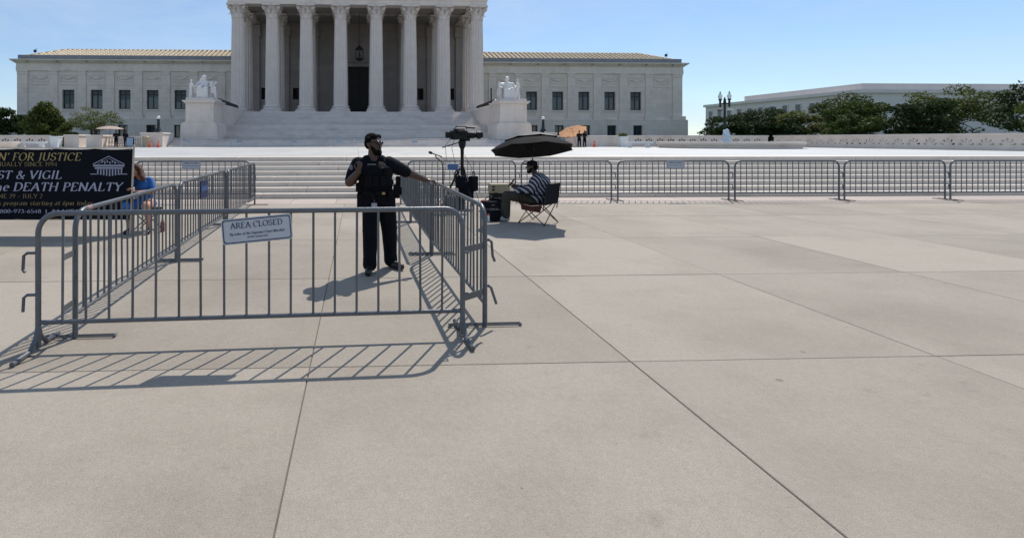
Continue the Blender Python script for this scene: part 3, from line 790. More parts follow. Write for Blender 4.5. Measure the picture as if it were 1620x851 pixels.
ds.box(-2.15, -1.63, BY - .16, BY - .004, FLR, 11.46); ds.box(1.63, 2.15, BY - .16, BY - .004, FLR, 11.46); ds.box(-2.3, 2.3, BY - .2, BY - .004, 11.464, 12.0); ds.box(-2.6, 2.6, BY - .45, BY - .004, 12.004, 12.25)
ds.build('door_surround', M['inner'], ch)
door = empty('door', (0, BY + .45, FLR)); door.parent = ch
for s_ in (-1, 1):
    lf = MB().box(min(s_ * .01, s_ * 1.62), max(s_ * .01, s_ * 1.62), 0, .12, 0, 6.68).build('door_leaf', M['bronze_door'], door)
for s_ in (-1, 1):
    for k in range(4):
        pm = MB(); x0 = .2 if s_ > 0 else -1.42
        z = .3 + k * 1.62
        for (u0, u1, w0, w1) in ((0, 1.22, 0, .08), (0, 1.22, 1.3, 1.38), (0, .08, .09, 1.29), (1.14, 1.22, .09, 1.29)): pm.box(x0 + u0, x0 + u1, -.05, -.003, z + w0, z + w1)
        pm.build('door_panel', M['bronze_door'], door)
for sx in (-8.35, 8.35, 12.55, -12.55):
    MB().box(sx - .41, sx + .41, BY + .25, BY + .3, 7.06, 8.59).build('portico_window', M['glass_dark'], ch)
for x in CX:      # antae on the back wall behind the columns
    if abs(x) > 4:
        a_ = MB(); a_.box(x - .62, x + .62, BY - .32, BY - .005, FLR, 15.4)
        a_.box(x - .8, x + .8, BY - .5, BY - .005, 15.404, 15.6); a_.box(x - .72, x + .72, BY - .42, BY - .005, 15.604, 16.9)
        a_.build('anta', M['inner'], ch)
en = MB()
en.box(-14.75, 14.75, CY - .72, CY + .72, 17.02, 17.55); en.box(-14.82, 14.82, CY - .79, CY + .79, 17.55, 18.1); en.box(-14.88, 14.88, CY - .86, CY + .86, 18.1, 18.75)
en.box(-14.72, 14.72, CY - .72, CY + .72, 18.75, 20.0)
for s_ in (-1, 1): en.box(min(s_ * 13.03, s_ * 14.74), max(s_ * 13.03, s_ * 14.74), CY + .88, BY + 3, 17.02, 20.0)
en.build('portico_entablature', M['marble'], ch)
cl = MB(); cl.box(-13.0, 13.0, CY + .74, BY - .01, 17.25, 17.6)
for x in [(CX[i] + CX[i + 1]) / 2 for i in range(7)]: pass
for x in CX: cl.box(x - .55, x + .55, CY + .87, BY - .52, 17.0, 17.24) if abs(x) < 13 else None
cl.box(-13.0, 13.0, CY + 4.1, CY + 5.1, 16.99, 17.235)
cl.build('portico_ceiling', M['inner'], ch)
pd = MB()
pd.prism([(-15.6, 20.0), (15.6, 20.0), (0, 25.2)], CY - .9, BY + 20)
pd.box(-15.9, 15.9, CY - 1.6, CY + 1, 20.0, 20.7)
for s_ in (-1, 1):
    pd.prism([(s_ * 16.2, 20.5), (s_ * 16.2, 21.2), (0, 26.4), (0, 25.6)], CY - 1.7, CY + .5)
pd.build('pediment', M['marble'], ch)
MB().box(-15, 15, BY + .8, BY + 24, 1.0, 20.0).build('central_block', M['ashlar'], ch)
# lantern between the middle columns
ln = empty('lantern', (0.12, CY + 3.2, 0)); ln.parent = ch
MB().tube([(0, 0, 17.1), (0, 0, 13.05)], .035, 6).build('lantern_rod', M['iron'], ln)
lb = MB(); lb.lathe([(.08, 13.1), (.2, 12.95), (.52, 12.62), (.50, 12.55)], 8)
for k in range(8):
    a = 2 * math.pi * k / 8
    lb.tube([(.47 * math.cos(a), .47 * math.sin(a), 12.56), (.47 * math.cos(a), .47 * math.sin(a), 11.5)], .05, 4)
lb.lathe([(.5, 11.55), (.52, 11.45), (.3, 11.3), (.08, 11.2)], 8)
lb.lathe([(.12, 11.5), (.14, 12.1), (.05, 12.3)], 8)
lb.build('lantern_cage', M['iron'], ln)
fl = MB(); fl.box(-15.2, 15.2, 57.55, BY + 3, 1.0, FLR - .004)
fl.build('portico_floor', M['stair'], ch)
# great stair: lower flight, landing, two upper flights
st = empty('great_stair'); st.parent = ch
def flight(y0, z0, n, tread, rise, hw, back):
    for i in range(n):
        yy = y0 + i * tread
        MB().slab(-hw, hw, yy, yy + tread + (.04 if i < n - 1 else back), z0 + rise * i - .05, z0 + rise * (i + 1), .012).build('stair_tread', M['stair'], st)
flight(42.0, TZ, 5, .36, .132, 15.4, 2.6)
flight(46.9, 1.764, 10, .36, .136, 12.58, 2.4)
flight(52.6, 3.124, 12, .36, .1363, 12.58, .6)
und = MB(); und.box(-15.39, 15.39, 42.02, 57.6, 1.0, 1.2); und.box(-12.57, 12.57, 47.0, 57.6, 1.2, 1.8); und.box(-12.57, 12.57, 52.7, 57.6, 1.8, 3.1)
und.build('stair_core', M['stair'], st)
for s_ in (-1, 1):
    MB().slab(min(s_ * 12.6, s_ * 15.2), max(s_ * 12.6, s_ * 15.2), 48.3, 58.2, 1.2, 5.0, .04).build('cheek_wall', M['marble'], ch)
    pl = MB()
    pl.prism([(49.2, 5.01), (57.2, 5.01), (57.2, 5.38), (56.9, 5.46), (49.5, 5.62), (49.0, 5.45)], s_ * 13.35 - .09, s_ * 13.35 + .09, axis='x')
    pl.build('dark_parapet', M['iron'], ch)
MB().tube([(12.9, 49.3, 5.0), (12.9, 49.3, 6.7)], .07, 6).build('dark_post', M['iron'], ch)
# ================================================================== FIGURES (one continuous surface each)
def blob(name, prims, mats, parent, voxel=0.012, smooth=6, noise=None):
    """prims: ('c', p0, p1, r0, r1, material) tapered limb, ('e', centre, radii, euler, material) ellipsoid, ('b', centre, half sizes, euler, material) block."""
    mb = MB()
    for p in prims:
        if p[0] == 'c':
            _, a, b, r0, r1, mi = p
            mb.ell(a, (r0,) * 3, 12, 8); mb.ell(b, (r1,) * 3, 12, 8)
            mb.tube([a, b], [r0, r1], 12)
        elif p[0] == 'e':
            mb.ell(p[1], p[2], 16, 12, rot=p[3])
        else:
            Mx = Matrix.Translation(p[1]) @ (Euler(p[3]).to_matrix().to_4x4() if p[3] else Matrix.Identity(4))
            h = p[2]; mb.box(-h[0], h[0], -h[1], h[1], -h[2], h[2], M=Mx)
    me0 = mb.mesh(name, mats[0])
    o = bpy.data.objects.new(name, me0); col.objects.link(o)
    rm = o.modifiers.new('r', 'REMESH'); rm.mode = 'VOXEL'; rm.voxel_size = voxel; rm.use_smooth_shade = True
    sm = o.modifiers.new('s', 'SMOOTH'); sm.factor = 0.5; sm.iterations = smooth
    bpy.context.view_layer.update()
    me = evaluated(o)
    bpy.data.objects.remove(o)
    me.name = name
    me.materials.clear()
    setmat(me, mats)
    if len(mats) > 1:
        n = len(me.polygons)
        cs = np.empty(n * 3); me.polygons.foreach_get('center', cs); cs = cs.reshape(-1, 3)
        best = np.full(n, 1e9); idx = np.zeros(n, int)
        for p in prims:
            if p[0] == 'c':
                a, b = np.array(p[1]), np.array(p[2]); d = b - a
                t = np.clip(((cs - a) @ d) / max(d @ d, 1e-9), 0, 1)
                dist = np.linalg.norm(cs - (a + t[:, None] * d), axis=1) - (p[3] + (p[4] - p[3]) * t); mi = p[5]
            else:
                q = np.array(Euler(p[3]).to_matrix() if p[3] else Matrix.Identity(3))
                l = (cs - np.array(p[1])) @ q
                k = np.linalg.norm(l / np.array(p[2]), axis=1)
                dist = (k - 1) * min(p[2]); mi = p[4]
            upd = dist < best
            best[upd] = dist[upd]; idx[upd] = mi
        me.polygons.foreach_set('material_index', idx.astype(np.int32))
    me.polygons.foreach_set('use_smooth', [True] * len(me.polygons))
    me.update()
    return link(name, me, parent)

# ---- pedestals with seated marble statues
for s_, nm in ((-1, 'left'), (1, 'right')):
    px_ = s_ * 13.85
    pe = empty('statue_pedestal', (px_, 46.0, 1.76), label=('tall marble pedestal left of the great stair' if s_ < 0 else 'tall marble pedestal right of the great stair'), cat='pedestal', group='pedestals flanking the stair')
    f_ = MB(); f_.prism([(-1.62, 0), (1.62, 0), (1.55, 1.2), (1.4, 1.42), (-1.4, 1.42), (-1.55, 1.2)], -1.0, 2.3)
    f_.build('pedestal_base', M['marble'], pe)
    MB().box(-1.2, 1.2, -.75, 2.28, 1.424, 3.1).build('pedestal_body', M['marble'], pe)
    mo = MB(); mo.box(-1.26, 1.26, -.81, 2.29, 1.428, 1.52); mo.box(-1.3, 1.3, -.85, 2.3, 3.104, 3.18); mo.prism([(-1.3, 3.184), (1.3, 3.184), (1.46, 3.3), (1.46, 3.36), (-1.46, 3.36), (-1.46, 3.3)], -.98, 2.35)
    mo.box(-1.2, 1.2, -.72, 2.0, 3.364, 3.58)
    mo.build('pedestal_moulding', M['marble'], pe)
def seated_statue(name, x, y, z, sgn, label):
    e = empty(name, (x, y, z), label=label, cat='statue', group='seated statues by the stair')
    m = 0
    P = [('b', (0, .45, .42), (.62, .42, .42), None, m), ('b', (0, .82, .85), (.60, .10, .65), None, m),
         ('b', (-.62, .35, .72), (.11, .45, .30), None, m), ('b', (.62, .35, .72), (.11, .45, .30), None, m),
         ('e', (0, .35, 1.08), (.40, .30, .46), None, m), ('e', (0, .34, 1.38), (.46, .25, .20), None, m),
         ('c', (0, .33, 1.5), (0, .30, 1.68), .13, .11, m), ('e', (0, .26, 1.83), (.155, .19, .215), (.1, 0, .2 * sgn), m),
         ('e', (0, .33, 1.90), (.175, .19, .17), None, m),
         ('c', (-.2, .2, .92), (-.25, -.42, .90), .20, .17, m), ('c', (.2, .2, .92), (.25, -.42, .88), .20, .17, m),
         ('c', (-.25, -.42, .88), (-.27, -.40, .12), .17, .20, m), ('c', (.25, -.42, .86), (.28, -.46, .12), .17, .20, m),
         ('c', (0, -.3, .75), (0, -.32, .1), .2, .26, m), ('c', (-.14, -.46, .8), (-.12, -.5, .05), .07, .09, m), ('c', (.12, -.46, .8), (.12, -.52, .05), .07, .09, m),
         ('c', (-.30, -.5, .06), (-.32, -.72, .05), .09, .06, m), ('c', (.30, -.55, .06), (.33, -.78, .05), .09, .06, m),
         ('c', (-.44, .33, 1.38), (-.62, .15, 1.08), .15, .12, m), ('c', (-.62, .15, 1.08), (-.55, -.28, 1.02), .11, .08, m),
         ('c', (.44, .33, 1.38), (.62, .15, 1.08), .15, .12, m), ('c', (.62, .15, 1.08), (.58, -.28, 1.05), .11, .08, m),
         ('e', (-.55, -.33, 1.02), (.08, .1, .07), None, m), ('e', (.58, -.33, 1.05), (.08, .1, .07), None, m)]
    for k in range(7):   # drapery folds over chest and lap
        P.append(('c', (-.3 + .1 * k, .10 - .015 * k, 1.42 - .03 * k), (-.1 + .05 * k, .02, .98), .035, .045, m))
        P.append(('c', (-.32 + .1 * k, -.50, .82), (-.34 + .115 * k, -.56, .06), .035, .05, m))
    P[7] = ('e', (.0 - .05 * (sgn < 0), .22, 1.82), (.155, .19, .215), (.1 + .25 * (sgn < 0), 0, .35 * sgn), m)
    if sgn < 0:         # small standing figure on the right hand, book and child figure at the left
        P += [('c', (-.93, -.15, .10), (-.93, -.15, .95), .17, .12, m), ('e', (-.93, -.15, 1.12), (.15, .12, .24), None, m), ('e', (-.90, -.17, 1.50), (.085, .09, .12), None, m), ('c', (-.95, -.15, 1.25), (-1.02, -.15, .85), .06, .05, m), ('c', (-.62, .15, 1.08), (-.85, -.05, .95), .10, .08, m), ('c', (-.1, .2, 1.9), (-.28, .3, 1.55), .10, .12, m), ('c', (.3, .1, 1.35), (-.35, -.3, .98), .08, .12, m),
              ('c', (-.82, -.1, 1.2), (-.70, -.25, 1.05), .06, .05, m), ('b', (.66, -.12, 1.22), (.05, .22, .26), (0, .25, 0), m), ('c', (.86, .1, .1), (.84, .1, .8), .14, .1, m), ('e', (.86, .05, .95), (.1, .1, .13), None, m), ('c', (.62, .15, 1.08), (.92, .0, 1.32), .10, .07, m), ('e', (.95, -.02, 1.40), (.1, .08, .1), None, m)]
    else:
        P += [('b', (-.72, .0, 1.15), (.06, .2, .38), None, m), ('c', (.82, .05, .1), (.80, .05, 1.25), .16, .11, m), ('e', (.80, .03, 1.42), (.14, .1, .2), None, m), ('e', (.78, .0, 1.72), (.075, .08, .1), None, m), ('c', (.86, .0, 1.5), (.95, .0, 1.1), .05, .05, m), ('c', (.62, -.42, .85), (.5, -.4, .15), .10, .14, m), ('e', (-.1, .2, 1.24), (.5, .24, .2), (0, .25, 0), m)]
    blob('figure', P, [M['statue']], e, 0.035, 3).scale = (1.14, 1.0, 1.03)
    return e
seated_statue('seated_statue', -13.75, 46.1, 5.345, -1, 'white marble seated statue with small figures on the left pedestal')
seated_statue('seated_statue', 13.60, 46.1, 5.345, 1, 'white marble seated statue of a man on the right pedestal')

# ---- pierced parapet walls, piers, planters, balustrade round the plaza
def fan(cx, zb, r=.41):
    hs = []
    for k in range(5):
        a = R(14 + 38 * k)
        d = (math.cos(a), math.sin(a)); n = (-d[1], d[0])
        p = lambda t, u: (cx + d[0] * r * t + n[0] * r * u, zb + d[1] * r * t * 1.1 + n[1] * r * u)
        hs.append([p(.36, .04), p(.36, -.04), p(.75, -.2), p(.95, -.15), p(1.0, 0), p(.95, .15), p(.75, .2)])
    return hs
def parapet(label, x0, x1, y, rz=0.0, bottom=TZ, n=None, h=.92, start=0.5):
    e = empty('parapet_wall', (x0, y, bottom), rz, label, 'wall', 'plaza parapet walls')
    L_ = x1 - x0
    holes = []
    k = start
    while k < L_ - .5:
        holes += fan(k + .0, .27)
        k += .92
        if n and len(holes) >= 5 * n: break
    me = flat_holes([(0, .08), (L_, .08), (L_, h - .1), (0, h - .1)], holes, .12, M['marble'], 'pierced_panel')
    link('pierced_panel', me, e)
    MB().box(-.02, L_ + .02, -.08, .34, h - .098, h + .02).build('coping', M['marble'], e)
    MB().box(-.02, L_ + .02, -.06, .32, 0.0, .078).build('plinth', M['marble'], e)
    return e
def pier(x0, x1, y0, y1, h, label, z=TZ):
    e = empty('stone_pier', ((x0 + x1) / 2, (y0 + y1) / 2, z), 0, label, 'pier')
    a, b = (x1 - x0) / 2, (y1 - y0) / 2
    MB().box(-a, a, -b, b, 0, h - .12).build('pier_body', M['marble'], e)
    MB().slab(-a - .05, a + .05, -b - .05, b + .05, h - .118, h, .03).build('pier_cap', M['marble'], e)
    return e
parapet('pierced marble parapet behind the left fountain', -33.5, -23.6, 41.0)
parapet('pierced marble parapet behind the right fountain', 21.9, 34.0, 41.2, start=1.1)
parapet('plain ended marble parapet closing the right side of the plaza', 0, 22.0, 41.0, R(-90)).location = (34.35, 41.0, TZ)
pier(-22.95, -21.8, 40.9, 42.6, .98, 'marble pier left of the drinking niche by the left trees')
pier(-21.1, -19.9, 40.6, 42.6, .95, 'marble pier at the left end of the low balustrade')
pier(-17.2, -15.5, 41.2, 43.6, 1.15, 'broad marble pier carrying the left globe lamp')
pier(14.5, 16.1, 41.0, 43.0, 1.15, 'broad marble pier carrying the right globe lamp')
pier(16.2, 21.8, 41.3, 41.7, .93, 'plain low marble wall behind the tan umbrella')
bl = empty('balustrade', (-19.85, 41.4, TZ), 0, 'low marble balustrade behind the pale umbrella', 'balustrade')
MB().box(0, 2.6, -.12, .12, .72, .86).build('handrail', M['marble'], bl)
MB().box(0, 2.6, -.12, .12, 0, .1).build('plinth', M['marble'], bl)
bme = MB().lathe([(.07, .1), (.09, .16), (.05, .22), (.10, .38), (.05, .58), (.08, .66), (.07, .718)], 8).mesh('baluster', M['marble'], True)
for k in range(12): link('baluster', bme, bl, (.12 + k * .215, 0, 0))
def planter(x, y, label, leaf):
    e = empty('planter', (x, y, TZ), 0, label, 'planter', 'stone planters on the plaza')
    MB().prism([(-.26, 0), (.26, 0), (.33, .78), (-.33, .78)], -.3, .3).build('stone_box', M['white'], e)
    MB().box(-.36, .36, -.34, .34, .784, .86).build('rim', M['white'], e)
    leaves(e, 'foliage', [(0, 0, .95, .34, .30, .16)], 260, .09, leaf, 3)
def leaves(parent, name, clumps, n, size, leafmat, seed, aspect=0.55):
    """Many small leaf faces spread through the clumps (x, y, z, rx, ry, rz)."""
    rng = np.random.default_rng(seed)
    tot = n
    vol = np.array([c[3] * c[4] * c[5] for c in clumps]) ** (2 / 3); vol /= vol.sum()
    which = rng.choice(len(clumps), tot, p=vol)
    C = np.array([c[:3] for c in clumps])[which]; Rr = np.array([c[3:6] for c in clumps])[which]
    d = rng.normal(size=(tot, 3)); d /= np.linalg.norm(d, axis=1)[:, None]
    rad = rng.uniform(.35, 1.0, tot) ** 0.5
    P = C + d * Rr * (rad * rng.uniform(.85, 1.12, tot))[:, None]
    nrm = d * .6 + rng.normal(size=(tot, 3)) * .6; nrm[:, 2] += .35
    nrm /= np.linalg.norm(nrm, axis=1)[:, None]
    u = np.cross(nrm, rng.normal(size=(tot, 3))); u /= np.linalg.norm(u, axis=1)[:, None]
    v = np.cross(nrm, u)
    s = size * rng.uniform(.6, 1.35, tot)[:, None]
    A = P - u * s; B = P + v * s * aspect - u * s * .1 ; Cc = P + u * s + nrm * s * -.25; D = P - v * s * aspect - u * s * .1
    V = np.stack([A, B, Cc, D], 1).reshape(-1, 3)
    me = bpy.data.meshes.new(name)
    me.vertices.add(tot * 4); me.vertices.foreach_set('co', V.ravel())
    me.loops.add(tot * 4); me.loops.foreach_set('vertex_index', np.arange(tot * 4, dtype=np.int32))
    me.polygons.add(tot); me.polygons.foreach_set('loop_start', np.arange(0, tot * 4, 4, dtype=np.int32))
    me.update(calc_edges=True)
    me.materials.append(leafmat)
    return link(name, me, parent)
planter(-23.25, 40.4, 'white stone planter with green shrubs at the left parapet', LEAF['mid'])
planter(21.35, 40.6, 'white stone planter with green shrubs near the orange cone', LEAF['olive'])

def bench(x, y, rz, label):
    e = empty('stone_bench', (x, y, TZ), rz, label, 'bench', 'curved marble benches')
    MB().prism([(-.9, .32), (-.95, .44), (.95, .44), (.9, .32)], -.25, .25).build('seat', M['white'], e)
    for s_ in (-1, 1): MB().box(s_ * .62 - .12, s_ * .62 + .12, -.2, .2, 0, .318).build('leg', M['white'], e)
bench(-23.7, 38.2, .2, 'white marble bench beside the left fountain basin')
bench(20.9, 37.4, -.2, 'white marble bench beside the right fountain basin')
def fountain(x, y, r, label, jet):
    e = empty('fountain_basin', (x, y, TZ), 0, label, 'fountain', 'round fountain basins')
    MB().lathe([(r - .25, 0), (r - .2, .08), (r - .22, .14), (r - .06, .30), (r, .38), (r, .43), (r - .35, .43), (r - .42, .36), (r - .45, .02)], 72).build('basin_rim', M['marble'], e, True)
    MB().lathe([(r - .43, .28), (0.01, .285)], 48).build('pool_water', M['pool'], e)
    if jet:
        P = []
        rg = random.Random(4)
        for k in range(46):
            a = rg.uniform(0, 6.28); t = rg.random()
            q = .10 + .18 * (1 - t) * rg.random()
            P.append(('e', (q * math.cos(a), q * math.sin(a), .3 + .95 * t), (.06 + .06 * rg.random(), .06 + .06 * rg.random(), .10 + .08 * rg.random()), None, 0))
        P.append(('c', (0, 0, .25), (0, 0, 1.15), .2, .12, 0))
        blob('water_jet', P, [M['water']], e, .03, 1)
fountain(26.3, 35.6, 4.45, 'round marble fountain basin with a white water jet', True)
fountain(-27.6, 35.2, 4.2, 'round marble fountain basin at the far left', False)

# ---- lamps
def globe_lamp(x, y, z, label):
    e = empty('globe_lamp', (x, y, z), 0, label, 'lamp', 'short black globe lamps on piers')
    MB().lathe([(.36, 0), (.36, .06), (.26, .12), (.24, .22), (.15, .36), (.12, .42), (.16, .48), (.12, .54), (.10, 1.0), (.15, 1.04), (.12, 1.1)], 16).build('lamp_post', M['iron'], e, True)
    MB().ell((0, 0, 1.22), (.145, .145, .15), 16, 10).build('globe', M['globe'], e, True)
globe_lamp(-16.2, 42.2, TZ + 1.152, 'black lamp with white globe on the pier left of the stair')
globe_lamp(15.35, 42.0, TZ + 1.152, 'black lamp with white globe on the pier right of the stair')
sl = empty('street_lamp', (35.75, 48.6, 1.0), R(-36), 'tall black street lamp with two white acorn globes behind the fountain', 'street lamp')
MB().lathe([(.34, 0), (.34, .2), (.24, .5), (.2, .9), (.13, 1.2), (.095, 4.25), (.14, 4.3), (.1, 4.62), (.03, 4.85)], 14).build('post', M['iron'], sl, True)
ar = MB(); ar.tube([(-.37, 0, 4.16), (-.2, 0, 4.22), (0, 0, 4.16), (.2, 0, 4.22), (.37, 0, 4.16)], .085, 8)
for s_ in (-1, 1): ar.lathe([(.03, 3.85), (.1, 3.95), (.08, 4.1), (.1, 4.3), (.09, 4.5), (.17, 4.6), (.17, 4.66)], 10, c=(s_ * .37, 0, 0))
ar.build('cross_arm', M['iron'], sl, True)
for s_ in (-1, 1):
    g_ = MB().lathe([(.10, 4.665), (.175, 4.83), (.19, 4.95), (.14, 5.1), (.08, 5.20)], 14, c=(s_ * .37, 0, 0)).build('globe', M['globe'], sl, True)
    MB().lathe([(.09, 5.205), (.05, 5.27), (.025, 5.42)], 8, c=(s_ * .37, 0, 0)).build('finial', M['iron'], g_)
MB().box(-.62, -.16, -.02, .02, 3.52, 3.62).build('street_sign', M['maroon'], sl); MB().box(.18, .70, -.02, .02, 3.56, 3.68).build('street_sign', M['white'], sl)

# ---- stanchions with chain at the foot of the stair
sme = MB().lathe([(.14, 0), (.14, .03), (.03, .05), (.022, .62), (.04, .64), (.03, .68)], 10).mesh('post', mat('stanchion_steel', (0.45, 0.46, 0.48), 0.4, 0.1), True)
sx0 = [-14.2 + 1.98 * k for k in range(15)]
words = ['first', 'second', 'third', 'fourth', 'fifth', 'sixth', 'seventh', 'eighth', 'ninth', 'tenth', 'eleventh', 'twelfth', 'thirteenth', 'fourteenth', 'fifteenth']
for k, x in enumerate(sx0):
    e = empty('stanchion', (x, 41.75, TZ), 0, f'slim grey stanchion at the stair foot, {words[k]} from the left', 'stanchion', 'stanchions along the foot of the stair')
    link('post', sme, e)
    if k < len(sx0) - 1:
        MB().tube([(.03 + 1.92 * t / 6, 0, .60 - .05 * math.sin(math.pi * t / 6)) for t in range(7)], .008, 4).build('cord', M['umb_grey'], e)
for j, (x, nm) in enumerate(((-13.7, 'at the left pedestal'), (-9.6, 'left of the stair centre'), (-5.2, 'nearest left of the police officer'), (-1.6, 'left behind the police officer'), (4.6, 'right behind the police officer'), (12.0, 'at the right pedestal'))):
    e = tag(MB().box(-.21, .21, -.01, .01, -.075, .075).build('notice_plate', M['blue_light'], None, loc=(x, 41.70, TZ + .44)), f'small pale notice plate hanging on the stanchion cord {nm}', 'notice', 'notice plates on the stanchion cord')

# ---- trees
def tree(name, label, x, y, z, h, rx, ry, leafm, n, size, seed, trunk=.16, low=.25, group=None, shape='round', nclump=34, stems=1):
    rg = random.Random(seed)
    e = empty(name, (x, y, z), 0, label, 'tree', group)
    cl = []
    zc = h * (low + (1 - low) / 2); rz = h * (1 - low) / 2
    for k in range(nclump):
        while True:
            p = (rg.uniform(-1, 1), rg.uniform(-1, 1), rg.uniform(-1, 1))
            if p[0] ** 2 + p[1] ** 2 + p[2] ** 2 < 1: break
        q = 1.0
        if shape == 'cone': q = 1.0 - .78 * (p[2] * .5 + .5)
        s = rg.uniform(.12, .34) if k % 4 else rg.uniform(.09, .15)
        if k % 4 == 0: q *= 1.2
        cl.append((p[0] * rx * q * .85, p[1] * ry * q * .85, zc + p[2] * rz * .88, s * rx * (.7 + .3 * q), s * ry * (.7 + .3 * q), s * rz * .75))
    leaves(e, 'crown', cl, n, size, leafm, seed)
    tm = MB()
    for sidx in range(stems):
        ox = (sidx - (stems - 1) / 2) * trunk * 2.4
        top = (ox * 3 + rg.uniform(-.1, .1), rg.uniform(-.1, .1), h * .72)
        tm.tube([(ox, 0, -.15), (ox * 1.3, 0, h * .2), (ox * 2.2, .05, h * .45), top], [trunk * 1.25, trunk, trunk * .65, trunk * .2], 8)
    for k in range(10):
        c = cl[k]
        zb = h * rg.uniform(.2, .5)
        mid = (c[0] * .5, c[1] * .5, (zb + c[2]) / 2 + .1)
        tm.tube([(0, 0, zb), mid, (c[0], c[1], c[2])], [trunk * .5, trunk * .3, trunk * .1], 6)
    tm.build('trunk', M['bark'], e, True)
    return e
G1 = 'trees left of the courthouse'
tree('magnolia_tree', 'broad glossy magnolia tree in front of the left wing', -28.6, 48.0, 1.0, 4.15, 2.9, 2.3, LEAF['magnolia'], 9000, .11, 11, low=.08, shape='cone', nclump=60, group=G1)
tree('magnolia_tree', 'low glossy magnolia bush right of the big magnolia', -26.6, 47.0, 1.0, 2.0, 1.6, 1.4, LEAF['magnolia'], 3000, .10, 12, low=.05, nclump=24, group=G1)
tree('ornamental_tree', 'airy olive green small tree in front of the left wing', -24.2, 48.2, 1.0, 3.75, 2.75, 1.8, LEAF['olive'], 3900, .07, 13, trunk=.05, low=.34, nclump=70, group=G1, stems=4)
tree('evergreen_tree', 'dark tree at the far left edge beyond the courthouse corner', -47.0, 66.0, 1.0, 5.3, 3.6, 3, LEAF['dark'], 8000, .17, 14, low=.05, nclump=50, group=G1)
tree('evergreen_tree', 'dark tree just left of the magnolia', -36.6, 54.0, 1.0, 4.2, 2.9, 2.6, LEAF['dark'], 6500, .14, 15, low=.04, nclump=46, group=G1)
G2 = 'trees right of the courthouse'
rt = [(50.5, 68, 4.6, 4.0, 'dark', 'dark tree touching the right corner of the courthouse'), (53.0, 60.0, 4.2, 3.2, 'olive', 'mid green tree left of the street lamp, in front of the dark one'),
      (59.0, 72, 6.0, 4.4, 'dark', 'taller dark tree behind the street lamp'), (54.5, 54.0, 5.2, 3.6, 'mid', 'bushy tree directly right of the street lamp'),
      (62.5, 63, 6.6, 4.6, 'mid', 'tall spreading tree below the far grey building'), (60.0, 52.5, 5.4, 4.0, 'dark', 'dark bushy tree right of the bushy green tree'),
      (68.0, 56, 7.2, 5.0, 'magnolia', 'large round green tree far right'), (63.5, 45.0, 6.2, 4.4, 'dark', 'large dark tree beyond the closing parapet'),
      (57.0, 38.0, 5.2, 4.0, 'mid', 'green tree close behind the closing parapet'), (56.5, 31.5, 6.0, 4.2, 'dark', 'nearest dark tree at the right edge'), (47.5, 56.5, 3.4, 2.6, 'dark', 'low dark tree nearest the courthouse corner'), (50.3, 50.2, 3.5, 2.6, 'mid', 'low green tree behind the fountain jet')]
for i, (x, y, h, r, lf, lb_) in enumerate(rt):
    tree('leafy_tree', lb_, x, y, 1.0, h, r, r * .9, LEAF[lf], 7500, .14, 30 + i, low=.06, nclump=60, group=G2)
tag(MB().box(34.7, 120, 17.3, 44.58, -.02, 1.0).build('side_lawn', M['grass']), kind='structure')

for (hx0, hx1, hl) in ((-33.4, -23.8, 'low dark clipped hedge behind the left pierced parapet'), (22.0, 33.8, 'low dark clipped hedge behind the right pierced parapet')):
    hg = empty('hedge', ((hx0 + hx1) / 2, 42.6, TZ), 0, hl, 'hedge', 'clipped hedges behind the parapets')
    leaves(hg, 'foliage', [(x_, 0, .38, .8, .5, .44) for x_ in np.arange(-(hx1 - hx0) / 2 + .4, (hx1 - hx0) / 2, .6)], 6500, .09, LEAF['dark'], 77)
    MB().box(-(hx1 - hx0) / 2, (hx1 - hx0) / 2, -.3, .3, -.05, .62).build('stems', M['bark'], hg)
# ---- long grey office building beyond the right-hand trees
ob = empty('office_building', (74.5, 107, -0.5), 0, 'long grey limestone office building beyond the trees at right', 'building')
H1 = 9.1
MB().box(0, 30, -34, 0, 0, H1).build('wall', M['office'], ob)
MB().box(-.35, 30.3, -34.3, .3, H1 + .004, H1 + .5).build('cornice', M['office'], ob)
MB().box(1.2, 29, -33, -9.5, H1 + .504, H1 + 1.55).build('attic', M['office'], ob)
MB().box(-.12, -.002, -34, 0, 5.6, 5.85).build('string_course', M['office'], ob)
wfr = MB().box(-.10, -.004, -.62, .62, 0, 1.9).box(-.14, -.102, -.72, .72, -.12, -.004).mesh('window', M['office'])
wpn = MB().box(-.125, -.104, -.48, .48, .08, 1.78).mesh('pane', M['pane'])
for k in range(12):
    for z in (6.35, 3.3):
        q = link('window', wfr, ob, (0, -1.6 - 2.7 * k, z)); link('pane', wpn, q)
